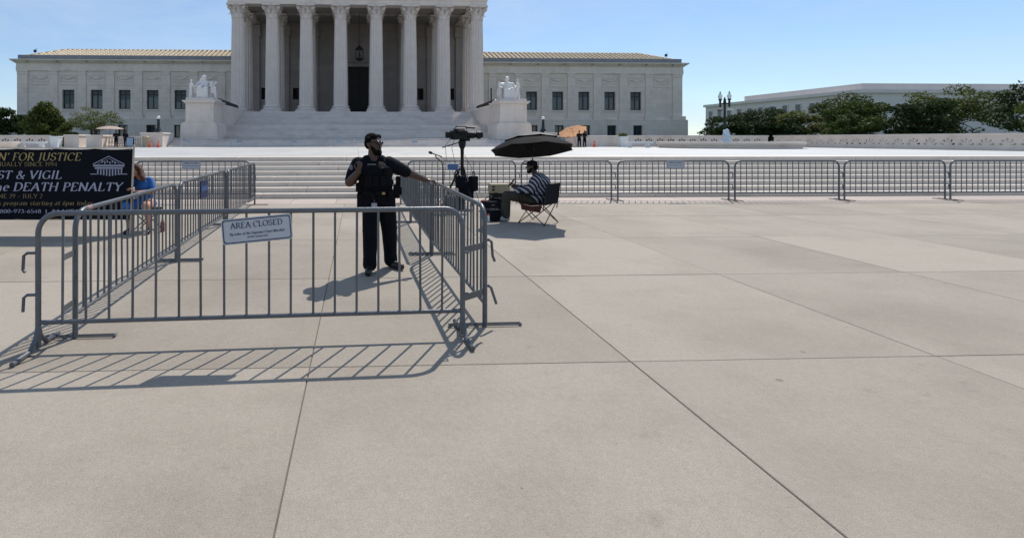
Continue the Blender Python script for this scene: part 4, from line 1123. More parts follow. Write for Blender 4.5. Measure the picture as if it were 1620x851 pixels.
# ================================================================== FOREGROUND: barricades
TR, BR = 0.0225, 0.0105
def corner(cx, cz, r, a0, a1, n=7):
    return [(cx + r * math.cos(R(a0 + (a1 - a0) * i / n)), 0, cz + r * math.sin(R(a0 + (a1 - a0) * i / n))) for i in range(n + 1)]
_bar = {}
def barricade(label, p0, p1, nb, hooks=0, H=1.085, B=.205, foot=.33, tilt=0.0, z0=0.0, group='steel crowd barricades', footmode='loop'):
    d = Vector((p1[0] - p0[0], p1[1] - p0[1], 0))
    L_ = d.length
    e = empty('crowd_barricade', (p0[0], p0[1], z0), math.atan2(d.y, d.x), label, 'barricade', group)
    r = .16
    path = [(0, 0, .012)] + [(0, 0, .3)] + corner(r, H - r, r, 180, 90) + corner(L_ - r, H - r, r, 90, 0) + [(L_, 0, .3), (L_, 0, .012)]
    MB().tube(path, TR, 10).build('frame', M['steel'], e, True)
    MB().tube([(TR * .6, 0, B), (L_ - TR * .6, 0, B)], TR * .82, 10).build('bottom_rail', M['steel'], e, True)
    key = (H, B)
    if key not in _bar: _bar[key] = MB().tube([(0, 0, B), (0, 0, H - .004)], BR, 8).mesh('bar', M['steel'], True)
    for k in range(nb):
        link('bar', _bar[key], e, (L_ * (k + 1) / (nb + 1) + random.uniform(-.004, .004), 0, 0), (random.uniform(-.006, .006), random.uniform(-.007, .007), random.random()))
    for x in (0.0, L_):
        f = MB()
        if footmode == 'loop':
            f.tube([(x - .022, -foot, .014), (x - .022, foot, .014)], .008, 6)
            f.tube([(x + .022, -foot, .014), (x + .022, foot, .014)], .008, 6)
            f.tube([(x - .022, -foot, .014), (x + .022, -foot, .014)], .011, 6); f.tube([(x - .022, foot, .014), (x + .022, foot, .014)], .008, 6)
        else:
            f.tube([(x, .30, .02), (x, .12, .02), (x, .03, .10), (x, 0, .2)], TR * .9, 8)
            f.tube([(x, -.34, .02), (x, -.12, .02), (x, -.03, .10), (x, 0, .2)], TR * .9, 8)
        f.build('foot', M['steel'], e, True)
    sx, ex = (0, -1) if hooks <= 0 else (L_, 1)
    if hooks:
        for z in (.78, .44):
            MB().tube([(sx, 0, z), (sx + ex * .085, 0, z), (sx + ex * .112, 0, z - .022), (sx + ex * .118, -.0, z - .135), (sx + ex * .10, -.0, z - .158)][: 5 if z > .5 else 4], .0125, 8).build('hook', M['steel'], e, True)
        ox = L_ if hooks < 0 else 0
        so = 1 if hooks < 0 else -1
        for z in (.72, .36):
            MB().tube([(ox, -.02, z), (ox + so * .05, -.02, z), (ox + so * .05, .02, z), (ox, .02, z)], .008, 6).build('loop', M['steel'], e, True)
    return e
front = barricade('nearest steel barricade carrying the large AREA CLOSED sign', (-2.60, 4.27), (0.905, 4.42), 18, hooks=-1, H=1.10, B=.215, footmode='bow')
GL = 'left row of barricades running back to the steps'
lr1 = barricade('left row barricade nearest the camera, with a red mark on its rail', (-2.43, 4.50), (-2.53, 7.22), 19, group=GL)
lr2 = barricade('left row middle barricade with a blue sign hung on it', (-2.53, 7.33), (-2.63, 10.28), 20, group=GL)
lr3 = barricade('left row barricade farthest back beside the steps', (-2.63, 10.38), (-2.70, 13.45), 20, group=GL, hooks=1)
GR = 'right row of barricades running back to the steps'
rr1 = barricade('right row barricade nearest the camera, ending in a rounded corner', (1.155, 4.64), (1.085, 7.50), 20, group=GR)
rr2 = barricade('right row middle barricade behind the officer, right after the nearest', (1.08, 7.60), (1.07, 10.42), 20, group=GR)
rr3 = barricade('right row barricade farthest back, hidden partly by the officer', (1.07, 10.52), (1.11, 13.40), 20, group=GR)
# connecting straps and hooks at the front corners
for z in (.735, .315):
    MB().box(.0, .30, -.003, .003, z - .028, z + .028, M=Matrix.Rotation(R(128), 4, 'Z')).build('strap', M['steel'], rr1)
    MB().tube([(-.0, -.03, z + .05), (.01, -.065, z + .03), (.01, -.075, z - .10), (.01, -.095, z - .15)] if z > .5 else [(0, -.03, z + .05), (.01, -.06, z + .03), (.01, -.11, z - .12)], .013, 8).build('hook', M['steel'], rr1, True)
    MB().box(.0, .21, -.003, .003, z - .025, z + .025, M=Matrix.Rotation(R(-177), 4, 'Z')).build('strap', M['steel'], lr1)
MB().tube([(.19, 0, 1.0849), (.27, 0, 1.0849)], .0231, 10).build('red_mark', mat('faded_red_paint', (0.32, 0.17, 0.15), 0.6, 0.3, 30), lr1, True)['label'] = 'faded red paint mark on the top rail'
GB = 'barricades along the foot of the steps'
BYY = [(1.38, 14.28, 4.40, 14.20, 17, 'step barricade behind the television camera tripod'), (4.56, 14.17, 7.08, 14.07, 15, 'step barricade right behind the seated man'),
       (7.26, 14.06, 10.36, 13.93, 18, 'step barricade carrying a small notice, right of the seated man'), (10.54, 13.93, 13.5, 13.86, 17, 'step barricade cut by the right side, after the one with the notice'),
       (13.66, 13.86, 16.6, 13.84, 17, 'step barricade second from the right end of the row'), (16.76, 13.84, 19.7, 13.84, 17, 'step barricade at the right end of the row'),
       (-6.10, 14.30, -2.98, 14.28, 17, 'step barricade carrying a small notice behind the left row'), (-9.25, 14.34, -6.24, 14.31, 17, 'step barricade half hidden by the black banner'), (-12.4, 14.4, -9.4, 14.35, 17, 'step barricade wholly behind the banner at left')]
sb = [barricade(l, (a, b), (c, d), n, hooks=1, group=GB, foot=.3, H=1.10) for (a, b, c, d, n, l) in BYY]

def board_sign(name, label, centre, wd, ht, roll, rz, lines, group=None):
    e = empty(name, centre, 0, label, 'sign', group)
    e.rotation_euler = (0, roll, rz)
    def rr(w_, h_, r_):
        pts = []
        for cx, cz, a in ((w_/2 - r_, h_/2 - r_, 0), (-w_/2 + r_, h_/2 - r_, 90), (-w_/2 + r_, -h_/2 + r_, 180), (w_/2 - r_, -h_/2 + r_, 270)):
            pts += [(cx + r_ * math.cos(R(a + 30 * i)), cz + r_ * math.sin(R(a + 30 * i))) for i in range(4)]
        return pts
    rad = min(wd, ht) * .11
    MB().prism(rr(wd, ht, rad), -.004, .004).build('sign_board', M['sign'], e)
    me = flat_holes(rr(wd - .018, ht - .018, rad * .9), [rr(wd - .034, ht - .034, rad * .8)], .003, M['navy'], 'border')
    link('border', me, e, (0, -.0065, 0))
    for (txt, z, w_, sz, bold) in lines:
        serif_line(e, txt, -w_ / 2, -.0085, z, w_, sz, M['navy'], 0, 0, bold)
    return e
board_sign('area_closed_sign', 'white AREA CLOSED sign hanging askew on the nearest barricade', (-.845, 4.31, .952), .578, .212, R(-4.8), R(2.4),
           [('AREA CLOSED', .024, .43, .047, 1.0), ('By order of the Supreme Court Marshal', -.032, .45, .020, 1.3), ('40 USC Section 6135', -.062, .17, .014, 1.4)])
for (cx, cy, lb_) in ((8.85, 13.955, 'small pale notice board on the barricade right of the seated man'), (-4.58, 14.25, 'small pale notice board on the step barricade at left')):
    board_sign('area_closed_notice', lb_, (cx, cy, 1.0), .50, .215, 0, R(-2), [('AREA CLOSED', .03, .38, .045, 1.0), ('By order of the Supreme Court Marshal', -.03, .42, .02, 1.2)], 'small notices on the step barricades')
bsg = empty('blue_sign', (-2.53, 8.5, .88), 0, 'small dark blue sign board hung on the left barricade row', 'sign')
MB().box(-.012, .012, -.2, .2, -.13, .14).build('sign_board', M['dark_blue'], bsg)
MB().box(-.016, .016, -.205, .205, .141, .15).build('edge', M['dark_blue'], bsg)
MB().box(.013, .015, -.16, .16, -.02, .06).build('print_panel', mat('blue_print', (0.03, 0.07, 0.2), 0.6, 0.1), bsg)

# ---- black banner on a pole
bn = empty('banner', (-4.04, 9.36, 0), R(180 - 2.4), 'wide black protest banner with gold and grey lettering', 'banner')
BW, BZ0, BZ1 = 6.2, .28, 1.535
nx_, nz_ = 80, 16
vs = []
for j in range(nz_ + 1):
    for i in range(nx_ + 1):
        u, v = i / nx_, j / nz_
        sag = -.012 * abs(math.sin(u * math.pi * 9)) * (1 if j == nz_ else .4 if j == 0 else .3)
        vs.append((BW * u, .004 * math.sin(u * 47 + v * 3) + .005 * math.sin(u * 21 - v * 5) + .003 * math.sin(u * 90 + v * 9), BZ0 + (BZ1 - BZ0) * v + sag + u * .0))
fs = [(j * (nx_ + 1) + i, j * (nx_ + 1) + i + 1, (j + 1) * (nx_ + 1) + i + 1, (j + 1) * (nx_ + 1) + i) for j in range(nz_) for i in range(nx_)]
nv = len(vs)
bmb = MB().add(vs, fs)
bmb.add([(x, y - .006, z) for x, y, z in vs], [tuple(reversed(f)) for f in fs])
bmb.build('banner_cloth', M['black_cloth'], bn, True)
MB().tube([(.02, 0, BZ1 + .012), (BW, 0, BZ1 + .012)], .012, 6).build('top_cord', M['pole_wood'], bn)
MB().tube([(.02, 0, BZ0 - .010), (BW, 0, BZ0 - .010)], .008, 6).build('bottom_cord', M['black'], bn)
MB().tube([(-.02, .01, BZ1 + .07), (.025, .01, .5), (.05, .01, 0.005)], .018, 8).build('pole', M['pole_wood'], bn)
MB().tube([(BW + .02, .01, BZ1 + .05), (BW + .02, .01, 0.005)], .018, 8).build('pole', M['pole_wood'], bn)
for k in range(14): MB().tube([(.05 + k * .47, 0, BZ1 - .02), (.05 + k * .47, 0, BZ1 + .03)], .008, 5).build('tie', M['white'], bn)
# lettering: xr = distance of the right end from the banner edge, z = baseline
def banner_line(txt, xr, width, zb, cap, m, shear=.22, weight=1.0):
    serif_line(bn, txt, xr + width, .0155, zb, width, cap, m, shear, R(180), weight, -1)
banner_line("IN' FOR JUSTICE", .93, 1.56, 1.325, .135, M['gold'])
banner_line('ANNUALLY SINCE 1994', 1.35, 1.26, 1.222, .074, M['dull_gold'], 0)
banner_line('FAST & VIGIL', 1.27, 1.45, .998, .142, M['grey_letter'], .22, 1.15)
banner_line('the DEATH PENALTY', .19, 2.36, .782, .145, M['grey_letter'], .22, 1.15)
banner_line('JUNE 29 - JULY 2', 1.61, .93, .652, .072, M['dull_gold'], 0)
banner_line('rs program starting at 6pm today', .72, 1.74, .525, .078, M['dull_gold'], .22, 1.1)
banner_line('800-973-6548  |  #AACFAST', .80, 1.58, .385, .064, M['grey_letter'], 0, 1.1)
lg = MB()
def lgb(a, b, z0_, z1_): lg.box(a, b, .0135, .0155, z0_, z1_)
lx, lw = .15, .56
lg.tube([(lx, .014, 1.26), (lx + lw / 2, .014, 1.40), (lx + lw, .014, 1.26)], .010, 4)
lg.tube([(lx + .08, .014, 1.262), (lx + lw / 2, .014, 1.36), (lx + lw - .08, .014, 1.262)], .005, 4)
lgb(lx, lx + lw, 1.215, 1.25); lgb(lx + .03, lx + lw - .03, 1.175, 1.205)
for k in range(9):
    a = lx + .04 + k * .053
    lgb(a, a + .025, 1.045 + .03 * abs(k - 4) / 4, 1.17)
for k in range(6): lg.ell((lx + .17 + k * .045, .014, 1.285 + .02 * (k % 2)), (.014, .002, .025), 6, 4)
lgb(lx - .05, lx + .1, 1.075, 1.09); lgb(lx + lw - .1, lx + lw + .05, 1.075, 1.09)
lg.build('courthouse_emblem', mat('emblem_grey', (0.30, 0.31, 0.40), 0.7, 0.1), bn)
# ================================================================== PEOPLE
def hand(P, wrist, direc, up, size, mi, curl=0.5, thumb=1):
    """Palm, four fingers of different lengths and a thumb, appended to the prim list."""
    w_ = Vector(wrist); d = Vector(direc).normalized(); u = Vector(up); u = (u - d * u.dot(d)).normalized(); s = d.cross(u)
    k = size / 0.19
    P.append(('c', tuple(w_), tuple(w_ + d * .05 * k), .024 * k, .027 * k, mi))
    for f, (off, ln) in enumerate(((-.030, .072), (-.010, .082), (.010, .076), (.028, .060))):
        b0 = w_ + d * .045 * k + s * off * .7 * k
        b1 = w_ + d * .095 * k + s * off * k
        P.append(('c', tuple(b0), tuple(b1), .014 * k, .0115 * k, mi))
        d1 = (d * math.cos(curl * .6) - u * math.sin(curl * .6)); b2 = b1 + d1 * ln * .5 * k
        d2 = (d * math.cos(curl * 1.5) - u * math.sin(curl * 1.5)); b3 = b2 + d2 * ln * .5 * k
        P.append(('c', tuple(b1), tuple(b2), .0105 * k, .0095 * k, mi)); P.append(('c', tuple(b2), tuple(b3), .0095 * k, .008 * k, mi))
    t0 = w_ + d * .02 * k - s * .024 * k * thumb
    t1 = t0 + (d * .6 - s * .75 * thumb - u * .25) * .045 * k
    t2 = t1 + (d * .9 - s * .25 * thumb - u * .35) * .034 * k
    P.append(('c', tuple(t0), tuple(t1), .014 * k, .0115 * k, mi)); P.append(('c', tuple(t1), tuple(t2), .0115 * k, .009 * k, mi))

def head(P, c, face, s=1.0, skin=1, tilt=0.0):
    """Skull, jaw, brow, nose, lips, ears. c = head centre, face = horizontal looking direction."""
    c = Vector(c); f = Vector(face).normalized(); r = Vector((f.y, -f.x, 0)); yaw = math.atan2(f.y, f.x)
    def at(a, b, z): return tuple(c + f * a * s + r * b * s + Vector((0, 0, z * s)))
    P.append(('e', at(-.012, 0, .03), (.098 * s, .078 * s, .092 * s), (0, 0, yaw), skin))
    P.append(('e', at(.022, 0, -.03), (.068 * s, .062 * s, .085 * s), (0, 0, yaw), skin))
    P.append(('e', at(.050, 0, -.088), (.036 * s, .040 * s, .030 * s), (0, 0, yaw), skin))
    P.append(('c', at(.080, -.035, .028), at(.080, .035, .028), .014 * s, .014 * s, skin))
    P.append(('c', at(.086, 0, .02), at(.108, 0, -.018), .009 * s, .014 * s, skin))
    P.append(('c', at(.084, -.018, -.052), at(.084, .018, -.052), .010 * s, .010 * s, skin))
    for q in (-1, 1):
        P.append(('e', at(-.008, q * .080, -.005), (.022 * s, .010 * s, .033 * s), (0, 0, yaw), skin))
        P.append(('e', at(.062, q * .032, -.012), (.024 * s, .02 * s, .022 * s), (0, 0, yaw), skin))
    return at

M['umb_cap'] = mat('umbrella_sunlit_cap', (0.06, 0.061, 0.066), 0.7, 0.1)  # lighter grey puts the sunlit top of the dark canopy into the colour
# ---- police officer in the enclosure
of = empty('person', (0.27, 6.68, 0), 0, 'police officer in dark uniform and sunglasses resting one hand on the barricade', 'person')
U, SK, SH = 0, 1, 2
P = [('e', (-.01, 0, .97), (.215, .15, .15), None, U), ('e', (-.03, 0, 1.10), (.21, .15, .17), None, U), ('e', (-.06, .01, 1.25), (.225, .15, .19), None, U),
     ('c', (-.235, .0, 1.385), (.105, .04, 1.385), .085, .085, U), ('c', (-.16, .01, 1.43), (.03, .03, 1.43), .07, .07, U),
     ('c', (-.075, .015, 1.44), (-.075, .0, 1.56), .076, .068, SK),
     # his right arm, bent up to the chest
     ('c', (-.27, .0, 1.375), (-.335, -.03, 1.25), .102, .096, U), ('c', (-.335, -.03, 1.25), (-.365, -.05, 1.185), .095, .082, U),
     ('c', (-.36, -.05, 1.21), (-.385, -.07, 1.15), .062, .062, SK), ('c', (-.385, -.07, 1.15), (-.27, -.225, 1.295), .062, .038, SK),
     # his left arm, reaching to the rail
     ('c', (.13, .04, 1.38), (.27, .11, 1.315), .102, .092, U), ('c', (.27, .11, 1.315), (.36, .155, 1.27), .09, .078, U),
     ('c', (.34, .145, 1.285), (.42, .18, 1.245), .06, .057, SK), ('c', (.42, .18, 1.245), (.645, .275, 1.150), .057, .034, SK),
     # legs
     ('c', (-.095, -.01, .93), (-.115, -.06, .52), .132, .108, U), ('c', (-.115, -.06, .52), (-.125, -.10, .17), .106, .088, U), ('c', (-.125, -.10, .17), (-.125, -.115, .10), .090, .092, U),
     ('c', (.085, .02, .93), (.135, .07, .52), .132, .108, U), ('c', (.135, .07, .52), (.155, .13, .17), .106, .088, U), ('c', (.155, .13, .17), (.160, .135, .10), .090, .092, U),
     ('c', (-.125, -.09, .055), (-.150, -.30, .045), .050, .045, SH), ('c', (-.125, -.06, .05), (-.125, -.09, .045), .045, .045, SH),
     ('c', (.160, .13, .055), (.285, -.03, .045), .050, .045, SH), ('c', (.150, .16, .05), (.16, .13, .045), .045, .045, SH)]
hand(P, (-.265, -.232, 1.300), (.15, -.25, .9), (.5, -.8, -.3), .19, SK, 1.5, 1)
hand(P, (.650, .277, 1.150), (.92, .36, -.12), (0, .1, 1), .19, SK, 0.55, -1)
hat = head(P, (-.075, -.018, 1.643), (.80, -.60, 0), 1.12, SK)
body = blob('body', P, [M['uniform'], M['skin'], M['shoe_black']], of, 0.0065, 5)
HP = [('e', hat(-.025, 0, .060), (.100, .084, .078), (0, 0, math.atan2(-.6, .8)), 0), ('e', hat(-.065, 0, .01), (.055, .078, .085), (0, 0, math.atan2(-.6, .8)), 0), ('c', hat(.040, -.05, .082), hat(.040, .05, .082), .036, .036, 0), ('c', hat(-.02, -.070, .045), hat(-.02, .070, .045), .045, .045, 0)]
blob('hair', HP, [M['hair']], of, .008, 3)
BP = [('e', hat(.052, 0, -.098), (.055, .055, .042), None, 0), ('c', hat(.03, -.070, -.045), hat(.06, -.045, -.10), .022, .03, 0), ('c', hat(.03, .070, -.045), hat(.06, .045, -.10), .022, .03, 0),
      ('c', hat(.096, -.024, -.042), hat(.096, .024, -.042), .009, .009, 0), ('e', hat(.075, 0, -.115), (.04, .04, .03), None, 0)]
blob('beard', BP, [M['hair']], of, .007, 2)
gl = MB()
for q in (-1, 1):
    gl.ell(hat(.098, q * .034, .012), (.012, .030, .021), 12, 8, rot=(0, 0, math.atan2(-.6, .8)))
    gl.tube([hat(.095, q * .064, .018), hat(.0, q * .088, .020), hat(-.03, q * .086, .01)], .0045, 6)
gl.tube([hat(.108, -.012, .018), hat(.108, .012, .018)], .004, 6)
gl.build('sunglasses', M['glass_dark'], of, True)
VP = [('e', (-.06, 0, 1.26), (.245, .175, .175), None, 0), ('e', (-.04, 0, 1.14), (.235, .170, .11), None, 0), ('c', (-.17, -.01, 1.40), (-.17, .03, 1.43), .055, .05, 0), ('c', (.055, -.0, 1.40), (.055, .04, 1.43), .055, .05, 0),
      ('b', (-.06, -.13, 1.18), (.12, .04, .07), None, 0), ('b', (.07, -.12, 1.29), (.05, .04, .05), None, 0)]
blob('vest', VP, [M['vest']], of, .011, 3)
vd = MB()
for (x, z, wx, wz) in ((-.14, 1.17, .045, .06), (-.05, 1.17, .04, .06), (.04, 1.17, .04, .06), (.09, 1.30, .03, .055)):
    vd.slab(x - wx, x + wx, -wz, wz, 0, .04, .008, M=Matrix.Translation((0, -.172, z)) @ Matrix.Rotation(R(90), 4, 'X'))
vd.build('vest_pouch', M['vest'], of)
MB().box(-.155, -.045, -.178, -.168, 1.375, 1.392).build('name_strip', mat('grey_tape', (0.10, 0.105, 0.12), 0.6, 0.1), of)
for z in (1.33, 1.36): MB().box(.00, .08, -.172, -.160, z, z + .012).build('vest_strap', mat('strap_maroon', (0.04, 0.025, 0.025), 0.7, 0.2), of)
bt = MB().lathe([(.216, .985), (.224, .99), (.224, 1.04), (.216, 1.045)], 28, c=(-.015, 0, 0), sx=1.0, sy=.74).build('belt', M['leather'], of, True)
MB().box(.03, .07, -.172, -.164, 1.0, 1.03).build('buckle', mat('brass', (0.35, 0.26, 0.10), 0.4, 0.1, metal=0.7), bt)
for (x, y, z, a, b, c_) in ((.225, -.02, 1.03, .04, .055, .085), (.25, .03, 1.12, .03, .035, .10), (.15, -.15, 1.0, .035, .03, .05), (-.09, -.17, .985, .03, .025, .045), (.27, .02, 1.03, .025, .05, .05)):
    MB().slab(x - a, x + a, y - b, y + b, z - c_, z + c_, .012).build('belt_pouch', M['leather'], bt)
hol = MB(); hol.slab(-.29, -.21, -.07, .06, .80, 1.0, .012); hol.slab(-.285, -.225, -.035, .035, 1.0, 1.11, .012); hol.slab(-.305, -.24, -.06, -.01, 1.03, 1.14, .01)
hol.build('holster', M['leather'], bt)
MB().box(-.105, -.035, -.192, -.188, .825, .895).build('identity_card', mat('card_grey', (0.32, 0.33, 0.37), 0.5, 0.1), of)
MB().tube([(-.07, -.185, .985), (-.07, -.19, .897)], .004, 6).build('card_clip', M['steel'], of)
pt = MB().ell((-.365, -.088, 1.335), (.032, .012, .040), 14, 8, rot=(0, 0, -.75)).build('shoulder_patch', mat('patch_grey', (0.13, 0.14, 0.17), 0.7, 0.5, 60), of, True)
MB().tube([(.605, .262, 1.128), (.625, .243, 1.165), (.64, .27, 1.196), (.632, .30, 1.165), (.615, .30, 1.13)], .010, 6, closed=True).build('wrist_watch', M['black'], of, True)

# ---- seated man in striped shirt in a camp chair, under a black umbrella
def stripe_mat():
    m = mat('striped_shirt', (0.5, 0.5, 0.52), 0.85, 0.05)
    def fn(N, L, s, t):
        wv = N.new('ShaderNodeTexWave'); wv.wave_type = 'BANDS'; wv.bands_direction = 'DIAGONAL'
        wv.inputs['Scale'].default_value = 5.2; wv.inputs['Distortion'].default_value = 1.2; wv.inputs['Detail'].default_value = 1; wv.inputs['Detail Scale'].default_value = .6
        L.new(t.outputs['Object'], wv.inputs['Vector'])
        r = N.new('ShaderNodeValToRGB'); r.color_ramp.interpolation = 'CONSTANT'
        r.color_ramp.elements[0].color = (0.016, 0.016, 0.024, 1); r.color_ramp.elements[1].position = .66; r.color_ramp.elements[1].color = (0.40, 0.40, 0.44, 1)
        L.new(wv.outputs['Fac'], r.inputs['Fac'])
        return r.outputs['Color']
    return rework_base(m, fn)
M['stripe'] = stripe_mat()
sm_ = empty('person', (3.66, 10.42, 0), R(-30), 'seated man in black and white striped shirt and cap facing left', 'person')
P = [('e', (.04, 0, .52), (.25, .25, .15), None, 0), ('e', (.06, 0, .66), (.25, .26, .20), None, 0), ('e', (.07, 0, .82), (.22, .26, .17), None, 0),
     ('c', (.05, -.19, .885), (.05, .19, .885), .125, .125, 0), ('c', (.0, 0, .95), (-.05, 0, 1.06), .065, .058, 1),
     ('c', (.04, -.22, .87), (-.06, -.28, .68), .105, .10, 0), ('c', (-.06, -.28, .68), (-.34, -.17, .65), .095, .075, 0), ('c', (-.33, -.15, .66), (-.42, -.11, .70), .04, .034, 1),
     ('c', (.02, .20, .90), (-.08, .25, .70), .085, .075, 0), ('c', (-.08, .25, .70), (-.34, .12, .68), .07, .058, 0), ('c', (-.34, .12, .68), (-.43, .06, .72), .04, .034, 1),
     ('c', (-.02, -.11, .47), (-.56, -.20, .54), .115, .095, 2), ('c', (-.56, -.20, .54), (-.56, -.20, .12), .09, .075, 2),
     ('c', (-.02, .11, .47), (-.60, .06, .52), .115, .095, 2), ('c', (-.60, .06, .52), (-.68, .06, .12), .09, .075, 2),
     ('c', (-.54, -.20, .055), (-.80, -.22, .045), .052, .046, 3), ('c', (-.65, .06, .055), (-.90, .04, .045), .052, .046, 3)]
hand(P, (-.42, -.11, .70), (-.8, .2, .5), (0, 0, 1), .18, 1, .9, 1)
hand(P, (-.43, .06, .72), (-.8, -.1, .5), (0, 0, 1), .18, 1, .9, -1)
hat2 = head(P, (-.085, 0, 1.135), (-.97, -.22, 0), 1.06, 1)
blob('body', P, [M['stripe'], M['skin'], M['olive'], M['shoe']], sm_, .009, 5)
blob('hair', [('e', hat2(-.04, 0, .0), (.085, .088, .085), None, 0), ('e', hat2(.05, 0, -.10), (.045, .05, .035), None, 0), ('c', hat2(.02, -.07, -.04), hat2(.05, -.04, -.1), .02, .026, 0)], [M['hair']], sm_, .009, 2)
blob('cap', [('e', hat2(-.008, 0, .062), (.110, .098, .078), (0, 0, math.atan2(-.22, -.97)), 0), ('e', hat2(.115, 0, .055), (.065, .075, .012), (0, .1, math.atan2(-.22, -.97)), 0)], [M['black_cloth']], sm_, .008, 2)
tg = tag(MB().slab(-.085, .085, -.06, .06, -.01, .012, .004).build('tablet', M['black'], None, loc=(3.22, 10.63, .80), rot=(0, R(-55), R(-28))), 'small black tablet held by the seated man', 'tablet')
cc = empty('camp_chair', (3.66, 10.34, 0), R(-46), 'folding camp chair with black fabric back under the seated man', 'chair')
leg_pts = [((-.26, -.30, .01), (.24, -.26, .42)), ((.30, -.30, .01), (-.22, -.27, .42)), ((-.26, .30, .01), (.24, .26, .42)), ((.30, .30, .01), (-.22, .27, .42)), ((.30, -.31, .01), (.26, .28, .40)), ((.30, .31, .01), (.26, -.28, .40)), ((-.26, -.31, .01), (-.24, .28, .40)), ((-.26, .31, .01), (-.24, -.28, .40))]
for a, b in leg_pts: MB().tube([a, b], .0095, 6).build('leg', M['black'], cc)
for s_ in (-1, 1):
    MB().tube([(.27, s_ * .31, .30), (.35, s_ * .29, .82)], .010, 6).build('back_post', M['black'], cc)
    MB().tube([(-.24, s_ * .30, .40), (-.24, s_ * .33, .60)], .010, 6).build('arm_post', M['black'], cc)
    MB().slab(-.27, .32, s_ * .33 - .035, s_ * .33 + .035, .595, .612, .004).build('armrest', M['black_cloth'], cc)
MB().prism([(-.25, .40), (.0, .37), (.27, .41), (.27, .424), (.0, .384), (-.25, .414)], -.28, .28).build('seat', M['maroon'], cc)
MB().prism([(-.20, .28), (.20, .25), (.24, .40), (.0, .366), (-.22, .395)], -.295, -.283).build('seat_apron', M['maroon'], cc)
MB().prism([(.275, .40), (.30, .64), (.342, .82), (.356, .82), (.315, .64), (.29, .40)], -.29, .29).build('backrest', M['black_cloth'], cc)
def umbrella(name, label, loc, r, rise, mats, shaft_bottom, n=8, tilt=(0, 0), vent=False, group=None, capmat=None):
    e = empty(name, loc, 0, label, 'umbrella', group)
    e.rotation_euler = (tilt[0], tilt[1], 0)
    vs = [(0, 0, 0)]
    rings = 7; sub = 4; nn = n * sub
    for i in range(1, rings + 1):
        t = i / rings
        for k in range(nn):
            a = 2 * math.pi * k / nn
            q = (k % sub) / sub
            scal = 4 * q * (1 - q)
            rr = r * t * (1 - .10 * scal * t)
            z = -rise * t ** 1.75 + .05 * r * scal * t * (-.3 + .9 * (1 - t)) * .5
            vs.append((rr * math.cos(a), rr * math.sin(a), z))
    fs = [(0, 1 + k, 1 + (k + 1) % nn) for k in range(nn)]
    for i in range(rings - 1):
        for k in range(nn):
            l = (k + 1) % nn
            fs.append((1 + i * nn + k, 1 + (i + 1) * nn + k, 1 + (i + 1) * nn + l, 1 + i * nn + l))
    me = bpy.data.meshes.new('canopy'); me.from_pydata(vs, [], fs); me.update()
    setmat(me, mats)
    me.polygons.foreach_set('use_smooth', [True] * len(me.polygons))
    o = link('canopy', me, e)
    if vent:
        m2 = bpy.data.meshes.new('vent'); vv = [(x * .66, y * .66, z * .46 + .03) for x, y, z in vs]
        m2.from_pydata(vv, [], fs); m2.update(); setmat(m2, capmat or mats); m2.polygons.foreach_set('use_smooth', [True] * len(m2.polygons))
        link('vent', m2, o)
    for k in range(n):
        a = 2 * math.pi * k / n
        MB().tube([(r * t * math.cos(a), r * t * math.sin(a), -rise * t ** 1.75 - .006) for t in (.02, .25, .5, .75, 1)], .004, 4).build('rib', M['black'], e)
        MB().tube([(.02 * math.cos(a), .02 * math.sin(a), -rise - .05), (r * .5 * math.cos(a), r * .5 * math.sin(a), -rise * .5 ** 1.75 - .01)], .004, 4).build('stretcher', M['black'], e)
    MB().tube([(0, 0, .05), (0, 0, shaft_bottom)], .010, 8).build('shaft', M['black'], e)
    return e
umbrella('umbrella', 'large black umbrella shading the seated man', (3.58, 10.52, 1.81), .86, .34, [M['umb_grey']], -1.22, vent=True, tilt=(R(-13), 0), capmat=M['umb_cap'])
# ---- woman in blue behind the left row
wo = empty('person', (-4.0, 9.72, 0), 0, 'woman in blue dress with auburn hair, seated and bending behind the left barricades', 'person')
P = [('e', (.02, .06, .50), (.19, .18, .13), None, 0), ('e', (.02, .03, .68), (.14, .13, .18), None, 0), ('e', (-.01, -.02, .85), (.145, .12, .15), None, 0),
     ('c', (-.15, -.04, .955), (.11, .0, .945), .058, .060, 0), ('c', (-.04, -.06, .98), (-.07, -.12, 1.08), .05, .048, 1),
     ('c', (.12, .0, .93), (.20, -.06, .76), .062, .062, 0), ('c', (.21, -.06, .74), (.0, -.26, .74), .046, .034, 1),
     ('c', (-.18, -.04, .93), (-.26, -.14, .76), .07, .06, 0), ('c', (-.26, -.14, .76), (-.13, -.33, .80), .045, .032, 1),
     ('c', (-.07, .03, .50), (-.17, -.34, .50), .12, .095, 0), ('c', (.10, .03, .50), (.17, -.34, .50), .105, .08, 1),
     ('c', (-.17, -.34, .50), (-.16, -.22, .11), .068, .045, 1), ('c', (.17, -.34, .50), (.20, -.22, .11), .068, .045, 1),
     ('c', (-.16, -.22, .06), (-.17, -.40, .04), .042, .036, 2), ('c', (.20, -.22, .06), (.23, -.40, .04), .042, .036, 2)]
hand(P, (.0, -.26, .74), (-.8, -.3, .1), (0, 0, 1), .17, 1, .5, 1)
hand(P, (-.13, -.33, .80), (.5, -.5, .3), (0, 0, 1), .17, 1, .8, -1)
hat3 = head(P, (-.08, -.16, 1.135), (-.5, -.86, 0), .98, 1)
blob('body', P, [M['blue'], M['skin_light'], M['shoe_black']], wo, .010, 5)
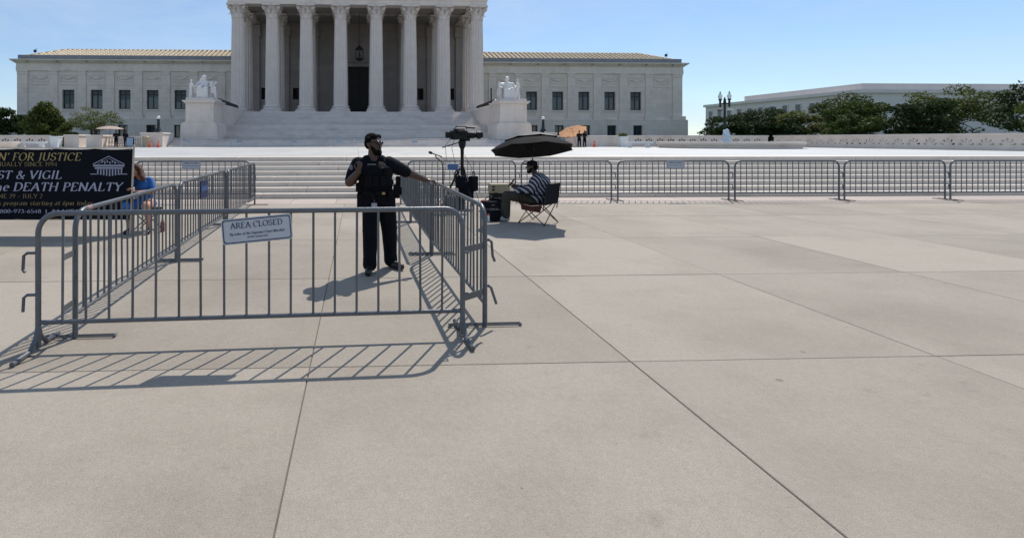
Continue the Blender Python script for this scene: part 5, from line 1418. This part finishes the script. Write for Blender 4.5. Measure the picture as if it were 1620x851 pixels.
blob('hair', [('e', hat3(-.025, 0, .04), (.098, .098, .09), None, 0), ('c', hat3(-.06, -.05, -.02), hat3(-.05, -.15, -.16), .065, .045, 0), ('c', hat3(-.03, .08, .0), hat3(-.03, .16, -.17), .06, .03, 0), ('c', hat3(-.07, .04, -.02), hat3(-.05, .09, -.14), .06, .035, 0), ('c', hat3(-.02, -.09, .02), hat3(.0, -.15, -.10), .045, .03, 0)], [M['hair_brown']], wo, .010, 3)
stl = empty('folding_stool', (-3.97, 9.80, 0), 0, 'small folding stool under the woman in blue', 'stool')
MB().slab(-.2, .2, -.18, .18, .385, .415, .01).build('seat', M['black_cloth'], stl)
for a, b in (((-.2, -.17, .01), (.2, -.17, .39)), ((.2, -.17, .01), (-.2, -.17, .39)), ((-.2, .17, .01), (.2, .17, .39)), ((.2, .17, .01), (-.2, .17, .39))): MB().tube([a, b], .01, 6).build('leg', M['black'], stl)
rbk = empty('drink_bottle', (-3.62, 9.62, 0), 0, 'red drink bottle on the ground beside the woman in blue', 'bottle')
MB().lathe([(.035, .002), (.038, .01), (.038, .16), (.02, .2), (.016, .23)], 12).build('bottle_body', M['red'], rbk, True); MB().lathe([(.018, .231), (.018, .26)], 10).build('bottle_cap', M['white'], rbk)

# ---- television camera on tripod, microphone stand, bags, box
tv = empty('television_camera', (2.60, 12.75, 0), 0, 'black television camera on the tall tripod facing the courthouse steps', 'camera')
cz = 1.72
bd = MB(); bd.slab(-.30, .12, -.10, .10, cz - .02, cz + .21, .02); bd.slab(-.22, .05, -.075, .075, cz + .21, cz + .255, .01); bd.slab(-.26, -.02, -.13, -.10, cz + .0, cz + .14, .01); bd.slab(.06, .18, -.09, .09, cz - .06, cz + .03, .01); bd.build('camera_body', M['black'], tv)
MB().lathe([(.075, 0), (.085, .03), (.085, .18), (.065, .20), (.065, .24), (.095, .25), (.10, .34)], 16, M=Matrix.Translation((.12, 0, cz + .09)) @ Matrix.Rotation(R(90), 4, 'Y')).build('lens', M['black'], tv, True)
MB().slab(.34, .50, -.12, .12, cz + .03, cz + .17, .02).build('lens_hood', M['black'], tv)
MB().slab(-.42, -.30, -.07, .07, cz + .02, cz + .18, .02).build('battery', M['black'], tv)
MB().slab(-.14, .03, -.20, -.10, cz + .13, cz + .22, .015).build('viewfinder', M['black'], tv)
MB().tube([(-.18, 0, cz + .24), (-.15, 0, cz + .31), (.08, 0, cz + .31), (.12, 0, cz + .24)], .014, 6).build('handle', M['black'], tv)
MB().tube([(.10, 0, cz + .29), (.32, -.02, cz + .27)], .022, 8).build('shotgun_microphone', M['black'], tv)
tp = empty('tripod', (2.60, 12.75, 0), 0, 'tall black tripod carrying the television camera', 'tripod')
hd = MB(); hd.lathe([(.03, 1.30), (.045, 1.34), (.045, 1.46), (.07, 1.50), (.095, 1.58), (.095, 1.66), (.06, 1.70), (.06, 1.715)], 14); hd.build('fluid_head', M['black'], tp, True)
MB().tube([(-.05, -.03, 1.64), (-.52, -.12, 1.50)], .013, 6).build('pan_handle', M['black'], tp)
MB().tube([(0, 0, .80), (0, 0, 1.32)], .042, 8).build('centre_column', M['black'], tp)
for k in range(3):
    a = R(-90 + 120 * k + 20)
    dx, dy = math.cos(a), math.sin(a)
    lg_ = MB(); lg_.tube([(dx * .06, dy * .06, .98), (dx * .32, dy * .32, .44)], .026, 6)
    t_ = (-dy * .03, dx * .03)
    for s_ in (-1, 1): lg_.tube([(dx * .06 + s_ * t_[0], dy * .06 + s_ * t_[1], .96), (dx * .52, dy * .52, .02)], .015, 6)
    lo = lg_.build('leg', M['black'], tp)
    MB().ell((dx * .52, dy * .52, .025), (.03, .03, .02), 8, 6).build('rubber_foot', M['black'], lo)
    MB().tube([(0, 0, .35), (dx * .37, dy * .37, .32)], .012, 6).build('spreader', M['black'], tp)
for pts in ([(-.2, -.05, cz), (-.28, -.1, 1.5), (-.2, -.1, 1.1), (-.1, -.08, .7)], [(-.25, 0, cz + .05), (-.42, .02, 1.55), (-.40, .0, 1.2), (-.16, -.05, .75)]):
    MB().tube(pts, .006, 5).build('cable', M['black'], tp)
def bag(label, loc, rad, m, rz=0, seed=1):
    e = empty('equipment_bag', loc, rz, label, 'bag', 'camera crew bags')
    rg = random.Random(seed)
    Pb = [('b', (0, 0, rad[2]), (rad[0] * .85, rad[1] * .85, rad[2] * .9), None, 0), ('e', (0, 0, rad[2] * .9), rad, None, 0)]
    for k in range(5): Pb.append(('e', (rg.uniform(-.6, .6) * rad[0], rg.uniform(-.6, .6) * rad[1], rad[2] * rg.uniform(.8, 1.7)), (rad[0] * .4, rad[1] * .5, rad[2] * .4), None, 0))
    blob('bag_body', Pb, [m], e, .018, 4)
    MB().tube([(-rad[0] * .5, 0, rad[2] * 1.7), (-rad[0] * .2, 0, rad[2] * 2.5), (rad[0] * .2, 0, rad[2] * 2.5), (rad[0] * .5, 0, rad[2] * 1.7)], .012, 6).build('strap', M['black'], e)
    return e
bag('black backpack hanging low inside the camera tripod', (2.66, 12.58, .22), (.19, .14, .24), M['black_cloth'], .2, 1)
bag('black shoulder bag hooked on the tripod leg', (2.84, 12.55, .42), (.11, .09, .20), M['black_cloth'], .5, 2)
bag('long black equipment bag on the ground behind the right barricades', (2.32, 12.35, 0), (.26, .15, .15), M['black_cloth'], .1, 3)
bag('red and black bag on the ground right of the tripod', (3.12, 12.15, 0), (.22, .13, .13), M['red'], -.4, 4)
bag('black holdall on the ground left of the seated man', (2.82, 10.62, 0), (.15, .14, .13), M['black_cloth'], .3, 5)
mon = empty('field_monitor', (2.36, 12.66, 1.02), R(6), 'small blue screened monitor clamped beside the tripod', 'monitor')
MB().slab(-.17, .13, -.02, .02, -.09, .09, .006).build('monitor_case', M['white'], mon)
MB().box(-.15, .11, -.026, -.021, -.075, .075).build('screen', M['tent_blue'], mon)
MB().tube([(.13, 0, 0), (.31, .06, -.02)], .014, 6).build('clamp_arm', M['black'], mon)
mic = empty('microphone_stand', (2.10, 12.7, 0), 0, 'thin black microphone stand with a foam tipped microphone', 'microphone stand')
MB().tube([(0, 0, .02), (0, 0, .95), (-.01, 0, 1.12)], .013, 6).build('pole', M['black'], mic)
MB().tube([(-.01, 0, 1.12), (-.16, -.02, 1.25), (-.19, -.02, 1.31)], .014, 6).build('gooseneck', M['black'], mic)
mh = MB(); mh.tube([(-.02, 0, 1.27), (-.19, -.02, 1.33), (-.27, -.03, 1.36)], .014, 6); mh.ell((-.31, -.035, 1.375), (.055, .038, .038), 10, 8, rot=(0, .35, 0)); mh.build('microphone', M['black'], mic, True)
for k in range(3):
    a = R(30 + 120 * k); MB().tube([(0, 0, .22), (.24 * math.cos(a), .24 * math.sin(a), .012)], .010, 6).build('leg', M['black'], mic)
MB().tube([(-.05, 0, 1.28), (.08, 0, 1.18), (.06, 0, .9), (.02, .02, .5)], .005, 5).build('cable', M['black'], mic)
ab_ = empty('apple_box', (3.28, 11.85, .46), 0, 'cream wooden box with two dark slots stacked beside the seated man', 'box')
MB().slab(-.22, .22, -.14, .14, 0, .21, .008).build('box_body', M['cream'], ab_)
for z in (.06, .13): MB().box(-.19, -.13, -.146, -.141, z, z + .035).build('hand_slot', M['black'], ab_)
cs = empty('equipment_case', (3.28, 11.85, 0), 0, 'dark equipment case under the cream box', 'case')
MB().slab(-.2, .2, -.13, .13, .0, .44, .01).build('case_body', M['black'], cs); MB().box(-.205, .205, -.135, .135, .441, .457).build('lid', M['black'], cs)
bag('black jacket slung over the front of the tripod', (2.50, 12.48, .50), (.13, .09, .16), M['black_cloth'], -.2, 10)
bag('slumped black rucksack between the tripod and the seated man', (2.98, 11.4, 0), (.2, .15, .17), M['black_cloth'], .6, 8)
bag('dark folded bag leaning against the equipment case', (3.12, 11.5, 0), (.14, .13, .20), M['black_cloth'], -.3, 9)
bot = empty('drink_cup', (2.72, 10.55, 0), 0, 'small orange topped cup beside the black holdall', 'cup')
MB().lathe([(.03, .002), (.04, .12)], 10).build('cup_body', M['white'], bot); MB().lathe([(.042, .121), (.03, .16)], 10).build('cup_lid', M['cone'], bot)

coil = tag(MB().tube([(.11 * math.cos(t * .55) * (1 + .05 * math.sin(t * 2.3)), .05 * math.sin(t * .9), .18 * math.sin(t * .55)) for t in range(60)], .006, 5).build('cable_coil', M['black'], None, loc=(2.46, 12.5, .78)), 'black cable coil hanging on the camera tripod', 'cable')
for pts in ([(.05, -.05, 1.3), (.22, -.12, 1.0), (.18, -.1, .8), (.30, -.1, .5), (.42, -.2, .02)], [(0, -.05, 1.2), (-.2, -.1, .9), (-.12, -.1, .6), (-.3, -.2, .02), (-.7, -.3, .012)]):
    MB().tube(pts, .007, 5).build('cable', M['black'], tp)
# ---- small figures and things on the far plaza
def far_person(label, x, y, face, top, low, rot=0, arm=0, z=TZ):
    e = empty('person', (x, y, z), rot, label, 'person', 'people on the far plaza')
    P = [('e', (0, 0, 1.0), (.17, .12, .15), None, 0), ('e', (0, 0, 1.2), (.18, .13, .2), None, 0), ('c', (-.17, 0, 1.38), (.17, 0, 1.38), .075, .075, 0), ('c', (0, 0, 1.42), (0, 0, 1.52), .055, .055, 1),
         ('c', (-.09, 0, .92), (-.10, .02, .5), .1, .08, 2), ('c', (-.10, .02, .5), (-.11, .04, .1), .075, .06, 2), ('c', (.09, 0, .92), (.11, -.02, .5), .1, .08, 2), ('c', (.11, -.02, .5), (.13, -.02, .1), .075, .06, 2),
         ('c', (-.11, .02, .05), (-.12, -.16, .045), .048, .04, 2), ('c', (.13, -.02, .05), (.15, -.2, .045), .048, .04, 2)]
    if arm:
        P += [('c', (-.21, 0, 1.36), (-.26, -.1, 1.12), .065, .055, 0), ('c', (-.26, -.1, 1.12), (-.1, -.26, 1.18), .045, .035, 1), ('c', (.21, 0, 1.36), (.26, -.1, 1.12), .065, .055, 0), ('c', (.26, -.1, 1.12), (.12, -.24, 1.22), .045, .035, 1)]
        hand(P, (-.1, -.26, 1.18), (.8, -.2, .3), (0, 0, 1), .19, 1, .6, 1); hand(P, (.12, -.24, 1.22), (-.7, -.2, .4), (0, 0, 1), .19, 1, .6, -1)
    else:
        P += [('c', (-.21, 0, 1.36), (-.25, .02, 1.1), .065, .055, 0), ('c', (-.25, .02, 1.1), (-.24, -.06, .88), .045, .035, 1), ('c', (.21, 0, 1.36), (.25, .02, 1.1), .065, .055, 0), ('c', (.25, .02, 1.1), (.23, -.08, .88), .045, .035, 1)]
        hand(P, (-.24, -.06, .88), (0, -.2, -1), (-1, 0, 0), .19, 1, .5, 1); hand(P, (.23, -.08, .88), (0, -.2, -1), (1, 0, 0), .19, 1, .5, -1)
    h_ = head(P, (0, -.01, 1.64), face, 1.05, 1)
    blob('body', P, [top, M['skin'], low], e, .013, 3)
    blob('hair', [('e', h_(-.02, 0, .05), (.1, .09, .085), None, 0)], [M['hair']], e, .014, 2)
    e.scale = (.74, .74, .74)
    return e
far_person('officer in black standing right under the pale umbrella on the left plaza', -18.55, 40.0, (.3, -1, 0), M['uniform'], M['uniform'], .2, 1)
far_person('officer in black half hidden behind the first under the pale umbrella', -18.05, 40.5, (1, -.3, 0), M['uniform'], M['uniform'], .9, 0)
far_person('officer in black under the tan umbrella on the right plaza', 17.35, 39.6, (.3, -1, 0), M['uniform'], M['uniform'], -.1, 1)
far_person('officer in black standing just right of the tan umbrella', 18.05, 40.2, (-1, -.3, 0), M['uniform'], M['uniform'], .3, 1)
umbrella('patio_umbrella', 'flat pale beige umbrella over the officers on the left plaza', (-19.1, 40.2, TZ + 1.64), 1.05, .22, [M['umb_pale']], -1.64, tilt=(0, 0), group='patio umbrellas')
umbrella('patio_umbrella', 'tan orange umbrella tilted towards the camera on the right plaza', (17.1, 40.4, TZ + 1.50), 1.14, .30, [M['umb_tan']], -1.62, tilt=(R(-26), R(-4)), group='patio umbrellas')
def a_frame(x, y, label):
    e = empty('a_frame_sign', (x, y, TZ), R(10), label, 'sign', 'A-frame signs on the plaza')
    e.scale = (.8, .8, .8)
    for s_ in (-1, 1):
        Mx = Matrix.Rotation(R(12 * s_), 4, 'X')
        f = MB()
        f.box(-.34, .34, -.02, .02, -.9, -.84, M=Matrix.Translation((0, 0, .96)) @ Mx); f.box(-.34, .34, -.02, .02, -.05, 0.0, M=Matrix.Translation((0, 0, .96)) @ Mx)
        for q in (-1, 1): f.box(q * .31 - .03, q * .31 + .03, -.02, .02, -.84, -.05, M=Matrix.Translation((0, 0, .96)) @ Mx)
        fo = f.build('frame', M['black'], e)
        MB().box(-.28, .28, -.012, .012, -.84, -.05, M=Matrix.Translation((0, 0, .96)) @ Mx).build('panel', M['blue_light'] if s_ < 0 else M['black'], fo)
a_frame(-17.15, 39.2, 'black framed A-board with pale panel beside the left officers')
a_frame(15.85, 39.4, 'black framed A-board with pale panel beside the tan umbrella')
def cone(x, y, label):
    e = empty('traffic_cone', (x, y, TZ), .3, label, 'traffic cone', 'orange traffic cones')
    e.scale = (.75, .75, .75)
    MB().slab(-.19, .19, -.19, .19, 0, .04, .01).build('cone_base', M['cone'], e)
    MB().lathe([(.15, .041), (.11, .28), (.10, .29), (.035, .70), (.02, .71)], 16).build('cone_body', M['cone'], e, True)
    MB().lathe([(.114, .28), (.085, .42)], 16).build('reflective_band', mat('faded_orange_band', (0.75, 0.25, 0.16), 0.5, 0.1), e)
cone(-15.95, 39.9, 'orange traffic cone at the foot of the left lamp pier')
cone(-15.25, 39.7, 'orange traffic cone nearest the left statue pedestal')
cone(18.75, 40.0, 'orange traffic cone right of the tan umbrella')
for (x, lb_) in ((-16.55, 'beige litter bin left of the orange cones'),):
    e = empty('litter_bin', (x, 40.6, TZ), 0, lb_, 'bin')
    MB().lathe([(.2, 0), (.26, .75), (.27, .78)], 14).build('bin_body', M['cream'], e); MB().lathe([(.275, .781), (.2, .86), (.05, .88)], 14).build('bin_lid', M['cream'], e)
